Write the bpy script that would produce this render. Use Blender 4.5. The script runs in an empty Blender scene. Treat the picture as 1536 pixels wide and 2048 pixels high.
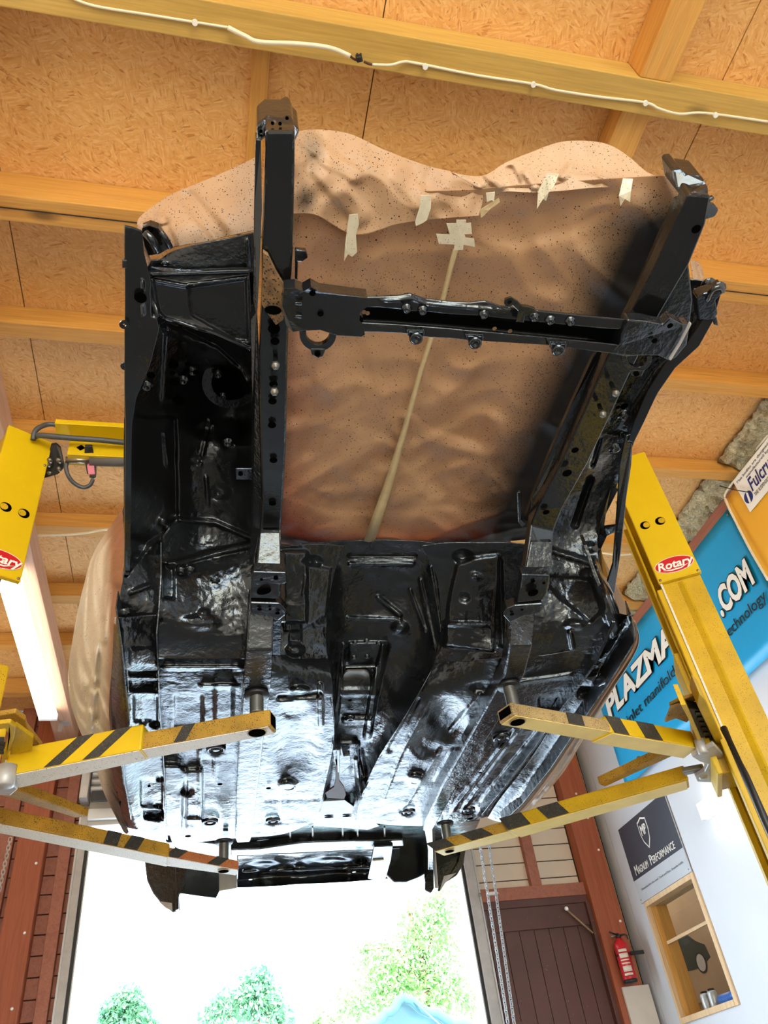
import bpy, bmesh, math, random
from mathutils import Vector, Matrix, noise
random.seed(7)
S = bpy.context.scene
COL = S.collection
# ---------------------------------------------------------------- camera
FPX = 1537.0
CH = 1.0                                    # camera height above the floor
def _n(v): return Vector(v).normalized()
_zc = _n((490-768, -780-1024, FPX))
_xc = Vector((7560-768, 1285-1024, FPX)).normalized()
_xc = (_xc - _zc*_xc.dot(_zc)).normalized()
_yc = _zc.cross(_xc)
def ray(px, py):
    v = Vector((px-768, py-1024, FPX))
    return Vector((_xc.dot(v), _yc.dot(v), _zc.dot(v)))
def _w(v): v = Vector(v); return Vector((_xc.dot(v), _yc.dot(v), _zc.dot(v)))
cam_d = bpy.data.cameras.new('camera'); cam = bpy.data.objects.new('camera', cam_d); COL.objects.link(cam)
cam_d.sensor_fit = 'HORIZONTAL'; cam_d.sensor_width = 36.0; cam_d.lens = 36.0*FPX/1536.0
cam_d.clip_start = 0.02; cam_d.clip_end = 300
_r, _u, _b = _w((1,0,0)), -_w((0,1,0)), -_w((0,0,1))
cam.matrix_world = Matrix(((_r.x,_u.x,_b.x,0),(_r.y,_u.y,_b.y,0),(_r.z,_u.z,_b.z,CH),(0,0,0,1)))
S.camera = cam
# ---------------------------------------------------------------- world, sun, exposure
S.view_settings.view_transform = 'Standard'; S.view_settings.look = 'None'
S.view_settings.gamma = 1.0; S.view_settings.use_curve_mapping = False
S.view_settings.exposure = 2.22
wd = bpy.data.worlds.new('world'); S.world = wd; wd.use_nodes = True
wd.node_tree.nodes['Background'].inputs[0].default_value = (0.74, 0.88, 1.0, 1)
wd.node_tree.nodes['Background'].inputs[1].default_value = 2.6
sun_d = bpy.data.lights.new('sun', 'SUN'); sun_d.energy = 4.6; sun_d.angle = 0.009; sun_d.color = (1.0, 0.86, 0.64)
sun = bpy.data.objects.new('sun', sun_d); COL.objects.link(sun)
sun.rotation_euler = Vector((0.12, 1.40, -1.0)).to_track_quat('-Z', 'Y').to_euler()

# ---------------------------------------------------------------- helpers: points
def pz(px, py, z):                          # the point seen at (px,py) at height z above the camera
    r = ray(px, py); s = z/r.z; return Vector((r.x*s, r.y*s, CH+z))
def pxx(px, py, x):
    r = ray(px, py); s = x/r.x; return Vector((x, r.y*s, CH+r.z*s))
def pyy(px, py, y):
    r = ray(px, py); s = y/r.y; return Vector((r.x*s, y, CH+r.z*s))
def lin(c): return c/12.92 if c <= 0.04045 else ((c+0.055)/1.055)**2.4
def rgb(r, g, b): return (lin(r/255), lin(g/255), lin(b/255), 1)

# ---------------------------------------------------------------- helpers: materials
MATS = {}
def nodes_of(name):
    m = bpy.data.materials.new(name); m.use_nodes = True
    nt = m.node_tree; b = nt.nodes['Principled BSDF']
    MATS[name] = m
    return m, nt, b
def N(nt, t, **kw):
    n = nt.nodes.new(t)
    for k, v in kw.items():
        if k.startswith('i_'): 
            key = k[2:]; key = int(key) if key.isdigit() else key.replace('_', ' ')
            n.inputs[key].default_value = v
        else: setattr(n, k, v)
    return n
def ramp(nt, src, stops, interp='LINEAR'):
    r = nt.nodes.new('ShaderNodeValToRGB'); r.color_ramp.interpolation = interp
    while len(r.color_ramp.elements) < len(stops): r.color_ramp.elements.new(0.5)
    for e, (p, c) in zip(r.color_ramp.elements, stops):
        e.position = p; e.color = c if not isinstance(c, (int, float)) else (c, c, c, 1)
    nt.links.new(src, r.inputs[0]); return r
def mixc(nt, fac, a, b, mode='MIX'):
    m = nt.nodes.new('ShaderNodeMix'); m.data_type = 'RGBA'; m.blend_type = mode
    for s, v in ((0, fac), (6, a), (7, b)):
        if hasattr(v, 'links') or isinstance(v, bpy.types.NodeSocket): nt.links.new(v, m.inputs[s])
        else: m.inputs[s].default_value = v
    return m.outputs[2]
def coords(nt, scale=(1,1,1), rot=(0,0,0), kind='Object'):
    t = nt.nodes.new('ShaderNodeTexCoord'); mp = nt.nodes.new('ShaderNodeMapping')
    mp.inputs['Scale'].default_value = scale
    src = t.outputs[kind]
    if any(rot):
        m2 = nt.nodes.new('ShaderNodeMapping'); m2.inputs['Rotation'].default_value = rot; nt.links.new(src, m2.inputs[0]); src = m2.outputs[0]
    nt.links.new(src, mp.inputs[0]); return mp.outputs[0]
def noise_n(nt, vec, scale, detail=4, rough=0.55, dist=0.0):
    n = N(nt, 'ShaderNodeTexNoise'); n.inputs['Scale'].default_value = scale; n.inputs['Detail'].default_value = detail
    n.inputs['Roughness'].default_value = rough; n.inputs['Distortion'].default_value = dist
    nt.links.new(vec, n.inputs['Vector']); return n
def bump(nt, b, height, strength, dist):
    bp = nt.nodes.new('ShaderNodeBump'); bp.inputs['Strength'].default_value = strength; bp.inputs['Distance'].default_value = dist
    nt.links.new(height, bp.inputs['Height']); 
    prev = b.inputs['Normal'].links
    if prev: nt.links.new(prev[0].from_socket, bp.inputs['Normal'])
    nt.links.new(bp.outputs[0], b.inputs['Normal'])
def plain(name, col, rough=0.5, metal=0.0, var=0.12, vscale=8, bs=0.0, bscale=60, bdist=0.002, coat=0.0, specks=None, spec=0.5):
    m, nt, b = nodes_of(name)
    v = coords(nt); nz = noise_n(nt, v, vscale, 5)
    dark = tuple(c*(1-var) for c in col[:3])+(1,); lite = tuple(min(1, c*(1+var)) for c in col[:3])+(1,)
    out = ramp(nt, nz.outputs[0], [(0.3, dark), (0.7, lite)]).outputs[0]
    if specks:                              # specks of black overspray: (scale, size, colour)
        sc, sz, sc_col = specks
        vo = N(nt, 'ShaderNodeTexVoronoi'); vo.inputs['Scale'].default_value = sc; nt.links.new(v, vo.inputs['Vector'])
        nz2 = noise_n(nt, v, sc*0.12, 2)
        th = N(nt, 'ShaderNodeMath', operation='MULTIPLY'); nt.links.new(nz2.outputs[0], th.inputs[0]); th.inputs[1].default_value = sz*2
        lt = N(nt, 'ShaderNodeMath', operation='LESS_THAN'); nt.links.new(vo.outputs['Distance'], lt.inputs[0]); nt.links.new(th.outputs[0], lt.inputs[1])
        out = mixc(nt, lt.outputs[0], out, sc_col)
    nt.links.new(out, b.inputs['Base Color'])
    b.inputs['Roughness'].default_value = rough; b.inputs['Metallic'].default_value = metal
    b.inputs['Specular IOR Level'].default_value = spec
    if coat: b.inputs['Coat Weight'].default_value = coat; b.inputs['Coat Roughness'].default_value = 0.08
    if bs:
        n2 = noise_n(nt, v, bscale, 3); bump(nt, b, n2.outputs[0], bs, bdist)
    return m
def wood(name, c1, c2, axis, rough=0.6, knots=True, ring=22):
    m, nt, b = nodes_of(name)
    sc = [14, 14, 14]; sc[axis] = 0.9
    v = coords(nt, tuple(sc)); nz = noise_n(nt, v, 1.6, 5, 0.6, 0.6)
    v2 = coords(nt, tuple(s*4 if i != axis else s*2 for i, s in enumerate(sc))); fine = noise_n(nt, v2, 2.5, 4)
    c = ramp(nt, nz.outputs[0], [(0.25, c1), (0.55, c2), (0.75, c1)]).outputs[0]
    c = mixc(nt, 0.35, c, ramp(nt, fine.outputs[0], [(0.3, 0.35), (0.7, 1.0)]).outputs[0], 'MULTIPLY')
    if knots:
        vv = [3.2, 3.2, 3.2]; vv[axis] = 1.3
        vk = N(nt, 'ShaderNodeTexVoronoi'); nt.links.new(coords(nt, tuple(vv)), vk.inputs['Vector']); vk.inputs['Scale'].default_value = 1.0
        k = ramp(nt, vk.outputs['Distance'], [(0.03, 1), (0.09, 0)])
        c = mixc(nt, k.outputs[0], c, tuple(x*0.35 for x in c1[:3])+(1,))
    nt.links.new(c, b.inputs['Base Color']); b.inputs['Roughness'].default_value = rough
    bump(nt, b, fine.outputs[0], 0.25, 0.003)
    return m

# wet black underbody paint: hammered, glossy
def black_paint(name, rough, bs, bscale, col=(0.0070, 0.0072, 0.008, 1), spec=0.6):
    m, nt, b = nodes_of(name)
    v = coords(nt); 
    n1 = noise_n(nt, v, bscale, 3, 0.6); n2 = noise_n(nt, v, 9, 4); n3 = noise_n(nt, v, bscale*0.28, 2)
    b.inputs['Base Color'].default_value = col
    r = ramp(nt, n2.outputs[0], [(0.35, rough*0.75), (0.7, rough*1.35)])
    nt.links.new(r.outputs[0], b.inputs['Roughness']); b.inputs['Specular IOR Level'].default_value = spec
    b.inputs['IOR'].default_value = 1.72
    n4 = noise_n(nt, v, bscale*2.1, 2, 0.6)
    bump(nt, b, n3.outputs[0], bs*1.0, 0.006); bump(nt, b, n1.outputs[0], bs, 0.0022); bump(nt, b, n4.outputs[0], bs*0.5, 0.0012)
    b.inputs['Specular Tint'].default_value = (0.80, 0.90, 1.0, 1)  # blue of the reflected sky put into the highlight tint
    return m
black_paint('underseal', 0.17, 0.50, 120)
black_paint('gloss_black', 0.14, 0.26, 110)
black_paint('tunnel_black', 0.24, 0.8, 80)
plain('hole_dark', (0.002,0.002,0.002,1), 0.9, spec=0.0)
plain('speckled_tan', rgb(120,92,60), 0.5, var=0.45, vscale=60, bs=0.4, bscale=150, specks=(170, 0.30, (0.01,0.01,0.01,1)))
plain('rust_brown', rgb(70,34,26), 0.6, var=0.3, vscale=30)
plain('bolt_steel', rgb(150,145,135), 0.35, 0.9, bs=0.1)
plain('brushed_steel', rgb(120,118,112), 0.38, 0.7, var=0.2, vscale=30)
plain('floor_lit_yellow', rgb(236,208,128), 0.5, var=0.08, vscale=9, specks=(150, 0.07, rgb(120,90,40)))  # arm underside yellow with floor light painted in, plus brown specks
plain('yellow_paint', rgb(208,170,10), 0.42, var=0.10, vscale=5, specks=(160, 0.05, rgb(60,45,10)))
plain('yellow_clean', rgb(212,178,8), 0.38, var=0.06, vscale=4, specks=(55, 0.022, rgb(70,50,10)))
plain('yellow_specked', rgb(196,158,14), 0.45, var=0.16, vscale=7, specks=(190, 0.17, rgb(48,36,14)))
plain('yellow_dirty', rgb(170,128,40), 0.5, var=0.28, vscale=11, bs=0.1, specks=(210, 0.24, rgb(44,34,20)))
plain('bare_arm', rgb(168,140,92), 0.5, var=0.25, vscale=14, specks=(230, 0.26, rgb(50,40,28)))
plain('orange_worn', rgb(176,104,58), 0.5, var=0.25, vscale=16, specks=(160, 0.2, rgb(50,34,24)))
plain('stripe_black', rgb(48,46,42), 0.55, var=0.35, vscale=60, specks=(320, 0.2, rgb(130,120,90)))
plain('cream_label', rgb(222,212,196), 0.55, var=0.06, specks=(170, 0.16, rgb(70,60,50)))
plain('black_rubber', rgb(26,26,28), 0.45, var=0.2)
plain('cable_grey', rgb(74,76,80), 0.45, var=0.15)
plain('cable_white', rgb(226,214,190), 0.5, var=0.05)
plain('pad_grey', rgb(92,88,88), 0.7, var=0.08)
plain('pink_plastic', rgb(214,120,140), 0.4, var=0.05)
plain('red_sticker', rgb(196,24,34), 0.35, var=0.04)
plain('white_print', rgb(240,238,230), 0.5, var=0.02)
plain('black_print', rgb(20,24,34), 0.5, var=0.02)
plain('navy_print', rgb(24,40,110), 0.5, var=0.02)
plain('grey_print', rgb(120,122,126), 0.5, var=0.02)
plain('blue_banner', rgb(0,158,214), 0.38, var=0.05, vscale=2.5, bs=0.25, bscale=3, bdist=0.03)
plain('yellow_banner', rgb(240,176,52), 0.45, var=0.07, vscale=2, bs=0.25, bscale=3, bdist=0.03)
plain('tape', rgb(212,202,178), 0.5, var=0.1, vscale=40, bs=0.3, bscale=60, specks=(200, 0.14, rgb(60,50,40)))
plain('seam_tape', rgb(200,178,136), 0.5, var=0.1, vscale=30, bs=0.4, bscale=50)
plain('white_wall', rgb(204,208,214), 0.6, var=0.04, vscale=1.5)
plain('cream_cladding', rgb(216,200,180), 0.6, var=0.06, vscale=3, bs=0.1)
plain('dark_gap', rgb(46,36,30), 0.9, var=0.2)
plain('brown_door', rgb(86,50,42), 0.5, var=0.15, vscale=5, specks=(30, 0.05, rgb(190,170,150)))
plain('navy_sign', rgb(54,60,72), 0.35, var=0.06, specks=(40, 0.05, rgb(120,130,150)))
plain('silver_sign', rgb(186,192,198), 0.4, var=0.04)
plain('galvanised', rgb(176,172,168), 0.45, 0.3, var=0.12, vscale=12)
plain('aluminium', rgb(186,186,184), 0.42, 0.35, var=0.08)
plain('zinc_chain', rgb(196,200,204), 0.3, 0.75, var=0.1)
plain('white_enamel', rgb(236,236,232), 0.4, var=0.03)
plain('extinguisher_red', rgb(196,28,40), 0.28, var=0.04)
plain('concrete', rgb(104,100,95), 0.7, var=0.18, vscale=3, bs=0.1)
plain('yard_gravel', rgb(222,206,178), 0.85, var=0.12, vscale=2)
plain('driveway', rgb(214,218,224), 0.85, var=0.12, vscale=2)
plain('canvas_teal', rgb(56,98,104), 0.8, var=0.06)
plain('fence_teal', rgb(120,170,180), 0.8, var=0.08)
plain('bark', rgb(120,96,78), 0.9, var=0.2, vscale=12)
plain('plasterboard', rgb(206,196,184), 0.7, var=0.05)
plain('poster_tan', rgb(196,164,128), 0.6, var=0.08, vscale=4)
plain('car_green', rgb(48,54,40), 0.35, var=0.1)
plain('car_yellow', rgb(214,176,70), 0.4, var=0.1)
plain('glass_dark', rgb(52,66,62), 0.15, var=0.1)
plain('blue_plastic', rgb(60,110,190), 0.35, var=0.1)
plain('foil_grey', rgb(200,200,200), 0.4, 0.4, var=0.15, vscale=20)
wood('pine_x', rgb(196,138,62), rgb(212,156,78), 0)
wood('pine_y', rgb(206,142,62), rgb(226,168,86), 1)
wood('pine_z', rgb(206,142,62), rgb(226,168,86), 2)
wood('beam_yellow', rgb(190,150,72), rgb(206,168,88), 0)
wood('grey_timber', rgb(150,118,84), rgb(176,146,108), 1)
wood('red_post', rgb(150,74,44), rgb(172,92,58), 2)
wood('red_plate', rgb(152,90,70), rgb(172,108,86), 1)
wood('lamp_timber', rgb(188,140,112), rgb(208,164,134), 1)
wood('pale_frame', rgb(214,176,130), rgb(228,196,152), 2, knots=False)

def leaf_mat(name, c1, c2):
    m, nt, b = nodes_of(name)
    nz = noise_n(nt, coords(nt), 3.0, 2)
    r = ramp(nt, nz.outputs[0], [(0.3, c1), (0.7, c2)]); nt.links.new(r.outputs[0], b.inputs['Base Color'])
    b.inputs['Roughness'].default_value = 0.6
    tr = N(nt, 'ShaderNodeBsdfTranslucent'); nt.links.new(r.outputs[0], tr.inputs[0])
    mx = N(nt, 'ShaderNodeMixShader'); mx.inputs[0].default_value = 0.35
    nt.links.new(b.outputs[0], mx.inputs[1]); nt.links.new(tr.outputs[0], mx.inputs[2])
    nt.links.new(mx.outputs[0], nt.nodes['Material Output'].inputs[0]); return m
leaf_mat('leaf', rgb(98,146,84), rgb(150,188,124)); leaf_mat('leaf_dark', rgb(64,118,86), rgb(108,156,118))

def osb():                                  # chipboard: flakes lying every way, a few dark slivers
    m, nt, b = nodes_of('osb')
    base = coords(nt)
    warp = noise_n(nt, base, 3.0, 2)
    cols = []
    for k, (rz, sx, sy) in enumerate(((0.3, 40, 170), (1.75, 44, 190), (2.6, 52, 160))):
        v = coords(nt, (sx, sy, 30), (0, 0, rz))
        ad = N(nt, 'ShaderNodeVectorMath', operation='MULTIPLY_ADD'); ad.inputs[1].default_value = (4, 4, 4)
        nt.links.new(warp.outputs['Color'], ad.inputs[0]); nt.links.new(v, ad.inputs[2])
        vo = N(nt, 'ShaderNodeTexVoronoi'); vo.inputs['Scale'].default_value = 1.0; nt.links.new(ad.outputs[0], vo.inputs['Vector'])
        cols.append(vo)
    def flake(vo):
        s = N(nt, 'ShaderNodeSeparateColor'); nt.links.new(vo.outputs['Color'], s.inputs[0])
        return ramp(nt, s.outputs[0], [(0.0, rgb(196,134,68)), (0.10, rgb(220,162,92)), (0.6, rgb(228,174,106)), (1.0, rgb(236,190,126))]), s
    (f0, s0), (f1, s1), (f2, s2) = [flake(c) for c in cols]
    msk = noise_n(nt, base, 11, 3)
    a = mixc(nt, ramp(nt, msk.outputs[0], [(0.44, 0), (0.56, 1)]).outputs[0], f0.outputs[0], f1.outputs[0])
    msk2 = noise_n(nt, base, 17, 3)
    a = mixc(nt, ramp(nt, msk2.outputs[0], [(0.48, 0), (0.56, 1)]).outputs[0], a, f2.outputs[0])
    # dark slivers
    for rz, th in ((0.8, 0.64), (2.2, 0.655)):
        sl = noise_n(nt, coords(nt, (14, 70, 20), (0, 0, rz)), 1.0, 5, 0.7, 1.4)
        a = mixc(nt, ramp(nt, sl.outputs[0], [(th, 0), (th+0.03, 0.7)]).outputs[0], a, rgb(136,78,32))
    big = noise_n(nt, base, 1.2, 3)
    a = mixc(nt, 0.25, a, ramp(nt, big.outputs[0], [(0.3, 0.75), (0.7, 1.0)]).outputs[0], 'MULTIPLY')
    nt.links.new(a, b.inputs['Base Color']); b.inputs['Roughness'].default_value = 0.62
    bump(nt, b, s0.outputs[1], 0.15, 0.002); bump(nt, b, msk.outputs[0], 0.2, 0.004)
osb()

def paper():                                # brown masking paper; attribute 'spray' = how much black overspray landed
    m, nt, b = nodes_of('masking_paper')
    v = coords(nt)
    at = N(nt, 'ShaderNodeAttribute', attribute_name='spray')
    nz = noise_n(nt, v, 5, 4)
    c = ramp(nt, nz.outputs[0], [(0.3, rgb(190,152,116)), (0.7, rgb(206,170,134))]).outputs[0]
    red = N(nt, 'ShaderNodeAttribute', attribute_name='red')
    c = mixc(nt, red.outputs['Fac'], c, rgb(168,84,58))
    pale = N(nt, 'ShaderNodeAttribute', attribute_name='pale'); c = mixc(nt, pale.outputs['Fac'], c, rgb(246,232,210))  # 'pale' puts light from the doorway into the paper colour
    for sc, k, dens in ((110, 0.22, 0.05), (210, 0.34, 0.14), (380, 0.42, 0.16)):
        vo = N(nt, 'ShaderNodeTexVoronoi'); vo.inputs['Scale'].default_value = sc; nt.links.new(v, vo.inputs['Vector'])
        sp = N(nt, 'ShaderNodeSeparateColor'); nt.links.new(vo.outputs['Color'], sp.inputs[0])
        ga = N(nt, 'ShaderNodeMath', operation='MULTIPLY_ADD'); nt.links.new(at.outputs['Fac'], ga.inputs[0]); ga.inputs[1].default_value = 0.9; ga.inputs[2].default_value = dens-0.12
        g1 = N(nt, 'ShaderNodeMath', operation='LESS_THAN'); nt.links.new(sp.outputs[0], g1.inputs[0]); nt.links.new(ga.outputs[0], g1.inputs[1])
        sz = N(nt, 'ShaderNodeMath', operation='MULTIPLY'); nt.links.new(sp.outputs[1], sz.inputs[0]); sz.inputs[1].default_value = k
        lt = N(nt, 'ShaderNodeMath', operation='LESS_THAN'); nt.links.new(vo.outputs['Distance'], lt.inputs[0]); nt.links.new(sz.outputs[0], lt.inputs[1])
        an = N(nt, 'ShaderNodeMath', operation='MULTIPLY'); nt.links.new(g1.outputs[0], an.inputs[0]); nt.links.new(lt.outputs[0], an.inputs[1])
        c = mixc(nt, an.outputs[0], c, (0.012, 0.011, 0.010, 1))
    fog = ramp(nt, at.outputs['Fac'], [(0.24, 0), (0.85, 0.985)])
    c = mixc(nt, fog.outputs[0], c, (0.010, 0.010, 0.011, 1))
    nt.links.new(c, b.inputs['Base Color']); b.inputs['Roughness'].default_value = 0.48
    n2 = noise_n(nt, v, 26, 3, 0.5, 1.2); bump(nt, b, n2.outputs[0], 0.16, 0.008)
    tr = N(nt, 'ShaderNodeBsdfTranslucent'); nt.links.new(c, tr.inputs[0]); mx = N(nt, 'ShaderNodeMixShader'); mx.inputs[0].default_value = 0.34
    nt.links.new(b.outputs[0], mx.inputs[1]); nt.links.new(tr.outputs[0], mx.inputs[2]); nt.links.new(mx.outputs[0], nt.nodes['Material Output'].inputs[0])
paper()

def emit(name, col, strength):
    m, nt, b = nodes_of(name)
    b.inputs['Base Color'].default_value = col; b.inputs['Emission Color'].default_value = col; b.inputs['Emission Strength'].default_value = strength
emit('tube_glow', (1.0, 0.95, 0.84, 1), 2.2)
def glass():
    m, nt, b = nodes_of('pane_glass')
    b.inputs['Roughness'].default_value = 0.02; b.inputs['Transmission Weight'].default_value = 1.0; b.inputs['IOR'].default_value = 1.02
    b.inputs['Base Color'].default_value = (0.95, 0.97, 0.96, 1); b.inputs['Specular IOR Level'].default_value = 0.8
glass()

# ---------------------------------------------------------------- helpers: objects
def link(name, me, mat, parent=None):
    o = bpy.data.objects.new(name, me); COL.objects.link(o)
    if mat and not me.materials: me.materials.append(MATS[mat])
    if parent is not None:
        o.parent = parent; o.matrix_parent_inverse = ROOT_INV[parent.name]
    return o
ROOT_INV = {}
def note(o):                                # remember the inverse of a parent's place, for children given in world coordinates
    mw = Matrix.LocRotScale(o.location, o.rotation_euler, o.scale)
    p = o.parent
    if p is not None: mw = ROOT_INV[p.name].inverted() @ o.matrix_parent_inverse @ mw
    ROOT_INV[o.name] = mw.inverted(); return o
def thing(name, label, cat, loc=(0,0,0), group=None, kind=None):
    o = bpy.data.objects.new(name, None); COL.objects.link(o); o.location = loc; o.empty_display_size = 0.1
    tag(o, label, cat, group, kind); return note(o)
def tag(o, label=None, cat=None, group=None, kind=None):
    if label: o['label'] = label
    if cat: o['category'] = cat
    if group: o['group'] = group
    if kind: o['kind'] = kind
    return o
def finish(name, bm, mat, parent=None, smooth=False, bevel=0.0, seg=2):
    bmesh.ops.recalc_face_normals(bm, faces=bm.faces)
    me = bpy.data.meshes.new(name); bm.to_mesh(me); bm.free()
    if smooth:
        for p in me.polygons: p.use_smooth = True
    o = link(name, me, mat, parent)
    if bevel:
        md = o.modifiers.new('bevel', 'BEVEL'); md.width = bevel; md.segments = seg; md.limit_method = 'ANGLE'; md.angle_limit = math.radians(40)
    note(o)
    return o
def addbox(bm, c, s, rot=None):
    vs = []
    for dx in (-.5, .5):
        for dy in (-.5, .5):
            for dz in (-.5, .5):
                v = Vector((dx*s[0], dy*s[1], dz*s[2]))
                if rot is not None: v = rot @ v
                vs.append(bm.verts.new(v+Vector(c)))
    for f in ((0,1,3,2),(4,6,7,5),(0,4,5,1),(2,3,7,6),(0,2,6,4),(1,5,7,3)): bm.faces.new([vs[i] for i in f])
def box(name, c, s, mat, parent=None, rot=None, bevel=0.0):
    bm = bmesh.new(); addbox(bm, c, s, rot); return finish(name, bm, mat, parent, bevel=bevel)
def bxs(name, x0, x1, y0, y1, z0, z1, mat, parent=None, bevel=0.0):
    return box(name, ((x0+x1)/2, (y0+y1)/2, (z0+z1)/2), (abs(x1-x0), abs(y1-y0), abs(z1-z0)), mat, parent, None, bevel)
def frame_of(d, up=(0,0,1)):
    d = Vector(d).normalized(); up = Vector(up)
    if abs(d.dot(up)) > 0.98: up = Vector((1,0,0))
    s = d.cross(up).normalized(); return s, s.cross(d)
def addtube(bm, pts, r, n=8, cap=True):
    pts = [Vector(p) for p in pts]; rings = []
    for i, p in enumerate(pts):
        d = (pts[min(i+1, len(pts)-1)]-pts[max(i-1, 0)])
        s, u = frame_of(d); rr = r[i] if isinstance(r, (list, tuple)) else r
        rings.append([bm.verts.new(p+(s*math.cos(a)+u*math.sin(a))*rr) for a in [2*math.pi*k/n for k in range(n)]])
    for a, b in zip(rings, rings[1:]):
        for k in range(n): bm.faces.new((a[k], a[(k+1) % n], b[(k+1) % n], b[k]))
    if cap: bm.faces.new(rings[0][::-1]); bm.faces.new(rings[-1])
def tube(name, pts, r, mat, parent=None, n=8):
    bm = bmesh.new(); addtube(bm, pts, r, n); return finish(name, bm, mat, parent, smooth=True)
def smooth_path(pts, k=6):                  # Catmull-Rom through the points
    pts = [Vector(p) for p in pts]; out = []
    for i in range(len(pts)-1):
        a, b, c, d = pts[max(i-1,0)], pts[i], pts[i+1], pts[min(i+2, len(pts)-1)]
        for j in range(k):
            t = j/k
            out.append(0.5*((2*b)+(c-a)*t+(2*a-5*b+4*c-d)*t*t+(3*b-a-3*c+d)*t*t*t))
    return out+[pts[-1]]
def lathe(name, base, axis, prof, mat, parent=None, n=20, smooth=True):   # prof = [(radius, height)]
    bm = bmesh.new(); s, u = frame_of(axis); ax = Vector(axis).normalized(); base = Vector(base); rings = []
    for r, h in prof:
        if r <= 1e-6: rings.append([bm.verts.new(base+ax*h)])
        else: rings.append([bm.verts.new(base+ax*h+(s*math.cos(a)+u*math.sin(a))*r) for a in [2*math.pi*k/n for k in range(n)]])
    for a, b in zip(rings, rings[1:]):
        for k in range(n):
            q = [a[k % len(a)], a[(k+1) % len(a)], b[(k+1) % len(b)], b[k % len(b)]]
            q = list(dict.fromkeys(q))
            if len(q) > 2:
                try: bm.faces.new(q)
                except ValueError: pass
    return finish(name, bm, mat, parent, smooth=smooth)
def prism(name, bot, up, mat, parent=None, bevel=0.0, smooth=False):     # polygon of points + extrusion vector
    bm = bmesh.new(); up = Vector(up)
    a = [bm.verts.new(Vector(p)) for p in bot]; b = [bm.verts.new(Vector(p)+up) for p in bot]; n = len(a)
    fs = [bm.faces.new(a), bm.faces.new(b[::-1])]
    for k in range(n): bm.faces.new((a[k], b[k], b[(k+1) % n], a[(k+1) % n]))
    bmesh.ops.recalc_face_normals(bm, faces=bm.faces)
    bmesh.ops.triangulate(bm, faces=[f for f in bm.faces if len(f.verts) > 4], quad_method='BEAUTY', ngon_method='EAR_CLIP')
    return finish(name, bm, mat, parent, bevel=bevel, smooth=smooth)
def slab(name, pts, t, mat, parent=None, bevel=0.003, z=None):           # pts (px,py[,z]) seen from below, thickness t upward
    P = [pz(p[0], p[1], p[2] if len(p) > 2 else z) for p in pts]
    return prism(name, P, (0, 0, t), mat, parent, bevel)
# displacement features, given by where they show: ('rib', pts, half_width, dz) ('bump', x, y, rx, ry, dz) ('rect', x0, y0, x1, y1, dz, soft) ('poly', pts, dz, soft)
def segd(px, py, a, b):
    vx, vy = b[0]-a[0], b[1]-a[1]; L = vx*vx+vy*vy
    t = 0 if L == 0 else max(0, min(1, ((px-a[0])*vx+(py-a[1])*vy)/L))
    return math.hypot(px-a[0]-t*vx, py-a[1]-t*vy)
def sst(e0, e1, x):
    t = max(0, min(1, (x-e0)/(e1-e0))); return t*t*(3-2*t)
def inpoly(px, py, poly):
    c = False; j = len(poly)-1
    for i in range(len(poly)):
        xi, yi = poly[i][:2]; xj, yj = poly[j][:2]
        if (yi > py) != (yj > py) and px < (xj-xi)*(py-yi)/(yj-yi)+xi: c = not c
        j = i
    return c
def disp(feats, x, y):
    dz = 0.0
    for f in feats:
        k = f[0]
        if k == 'rib':
            d = min(segd(x, y, a, b) for a, b in zip(f[1], f[1][1:]))
            if d < f[2]*1.6: dz += f[3]*(1-sst(f[2]*0.5, f[2]*1.5, d))
        elif k == 'bump':
            d = math.hypot((x-f[1])/f[3], (y-f[2])/f[4])
            if d < 1: dz += f[5]*(1-sst(0.25, 1.0, d))
        elif k == 'rect':
            s = f[6]; dz += f[5]*sst(f[1]-s, f[1], x)*(1-sst(f[3], f[3]+s, x))*sst(f[2]-s, f[2], y)*(1-sst(f[4], f[4]+s, y))
        elif k == 'poly':
            d = min(segd(x, y, a, b) for a, b in zip(f[1], f[1][1:]+f[1][:1])); sgn = 1 if inpoly(x, y, f[1]) else -1
            dz += f[2]*sst(-f[3], f[3]*0.2, d*sgn)
    return dz
def cr(a, b, c, d, t):
    return tuple(0.5*((2*q)+(r-p)*t+(2*p-5*q+4*r-s)*t*t+(3*q-p-3*r+s)*t*t*t) for p, q, r, s in zip(a, b, c, d))
def cr_line(pts, t):                        # t in 0..len-1
    i = min(int(t), len(pts)-2); f = t-i
    return cr(pts[max(i-1,0)], pts[i], pts[i+1], pts[min(i+2, len(pts)-1)], f)
def lerp_line(pts, t):
    i = min(int(t), len(pts)-2); f = t-i
    return tuple(a+(b-a)*f for a, b in zip(pts[i], pts[i+1]))
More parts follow.
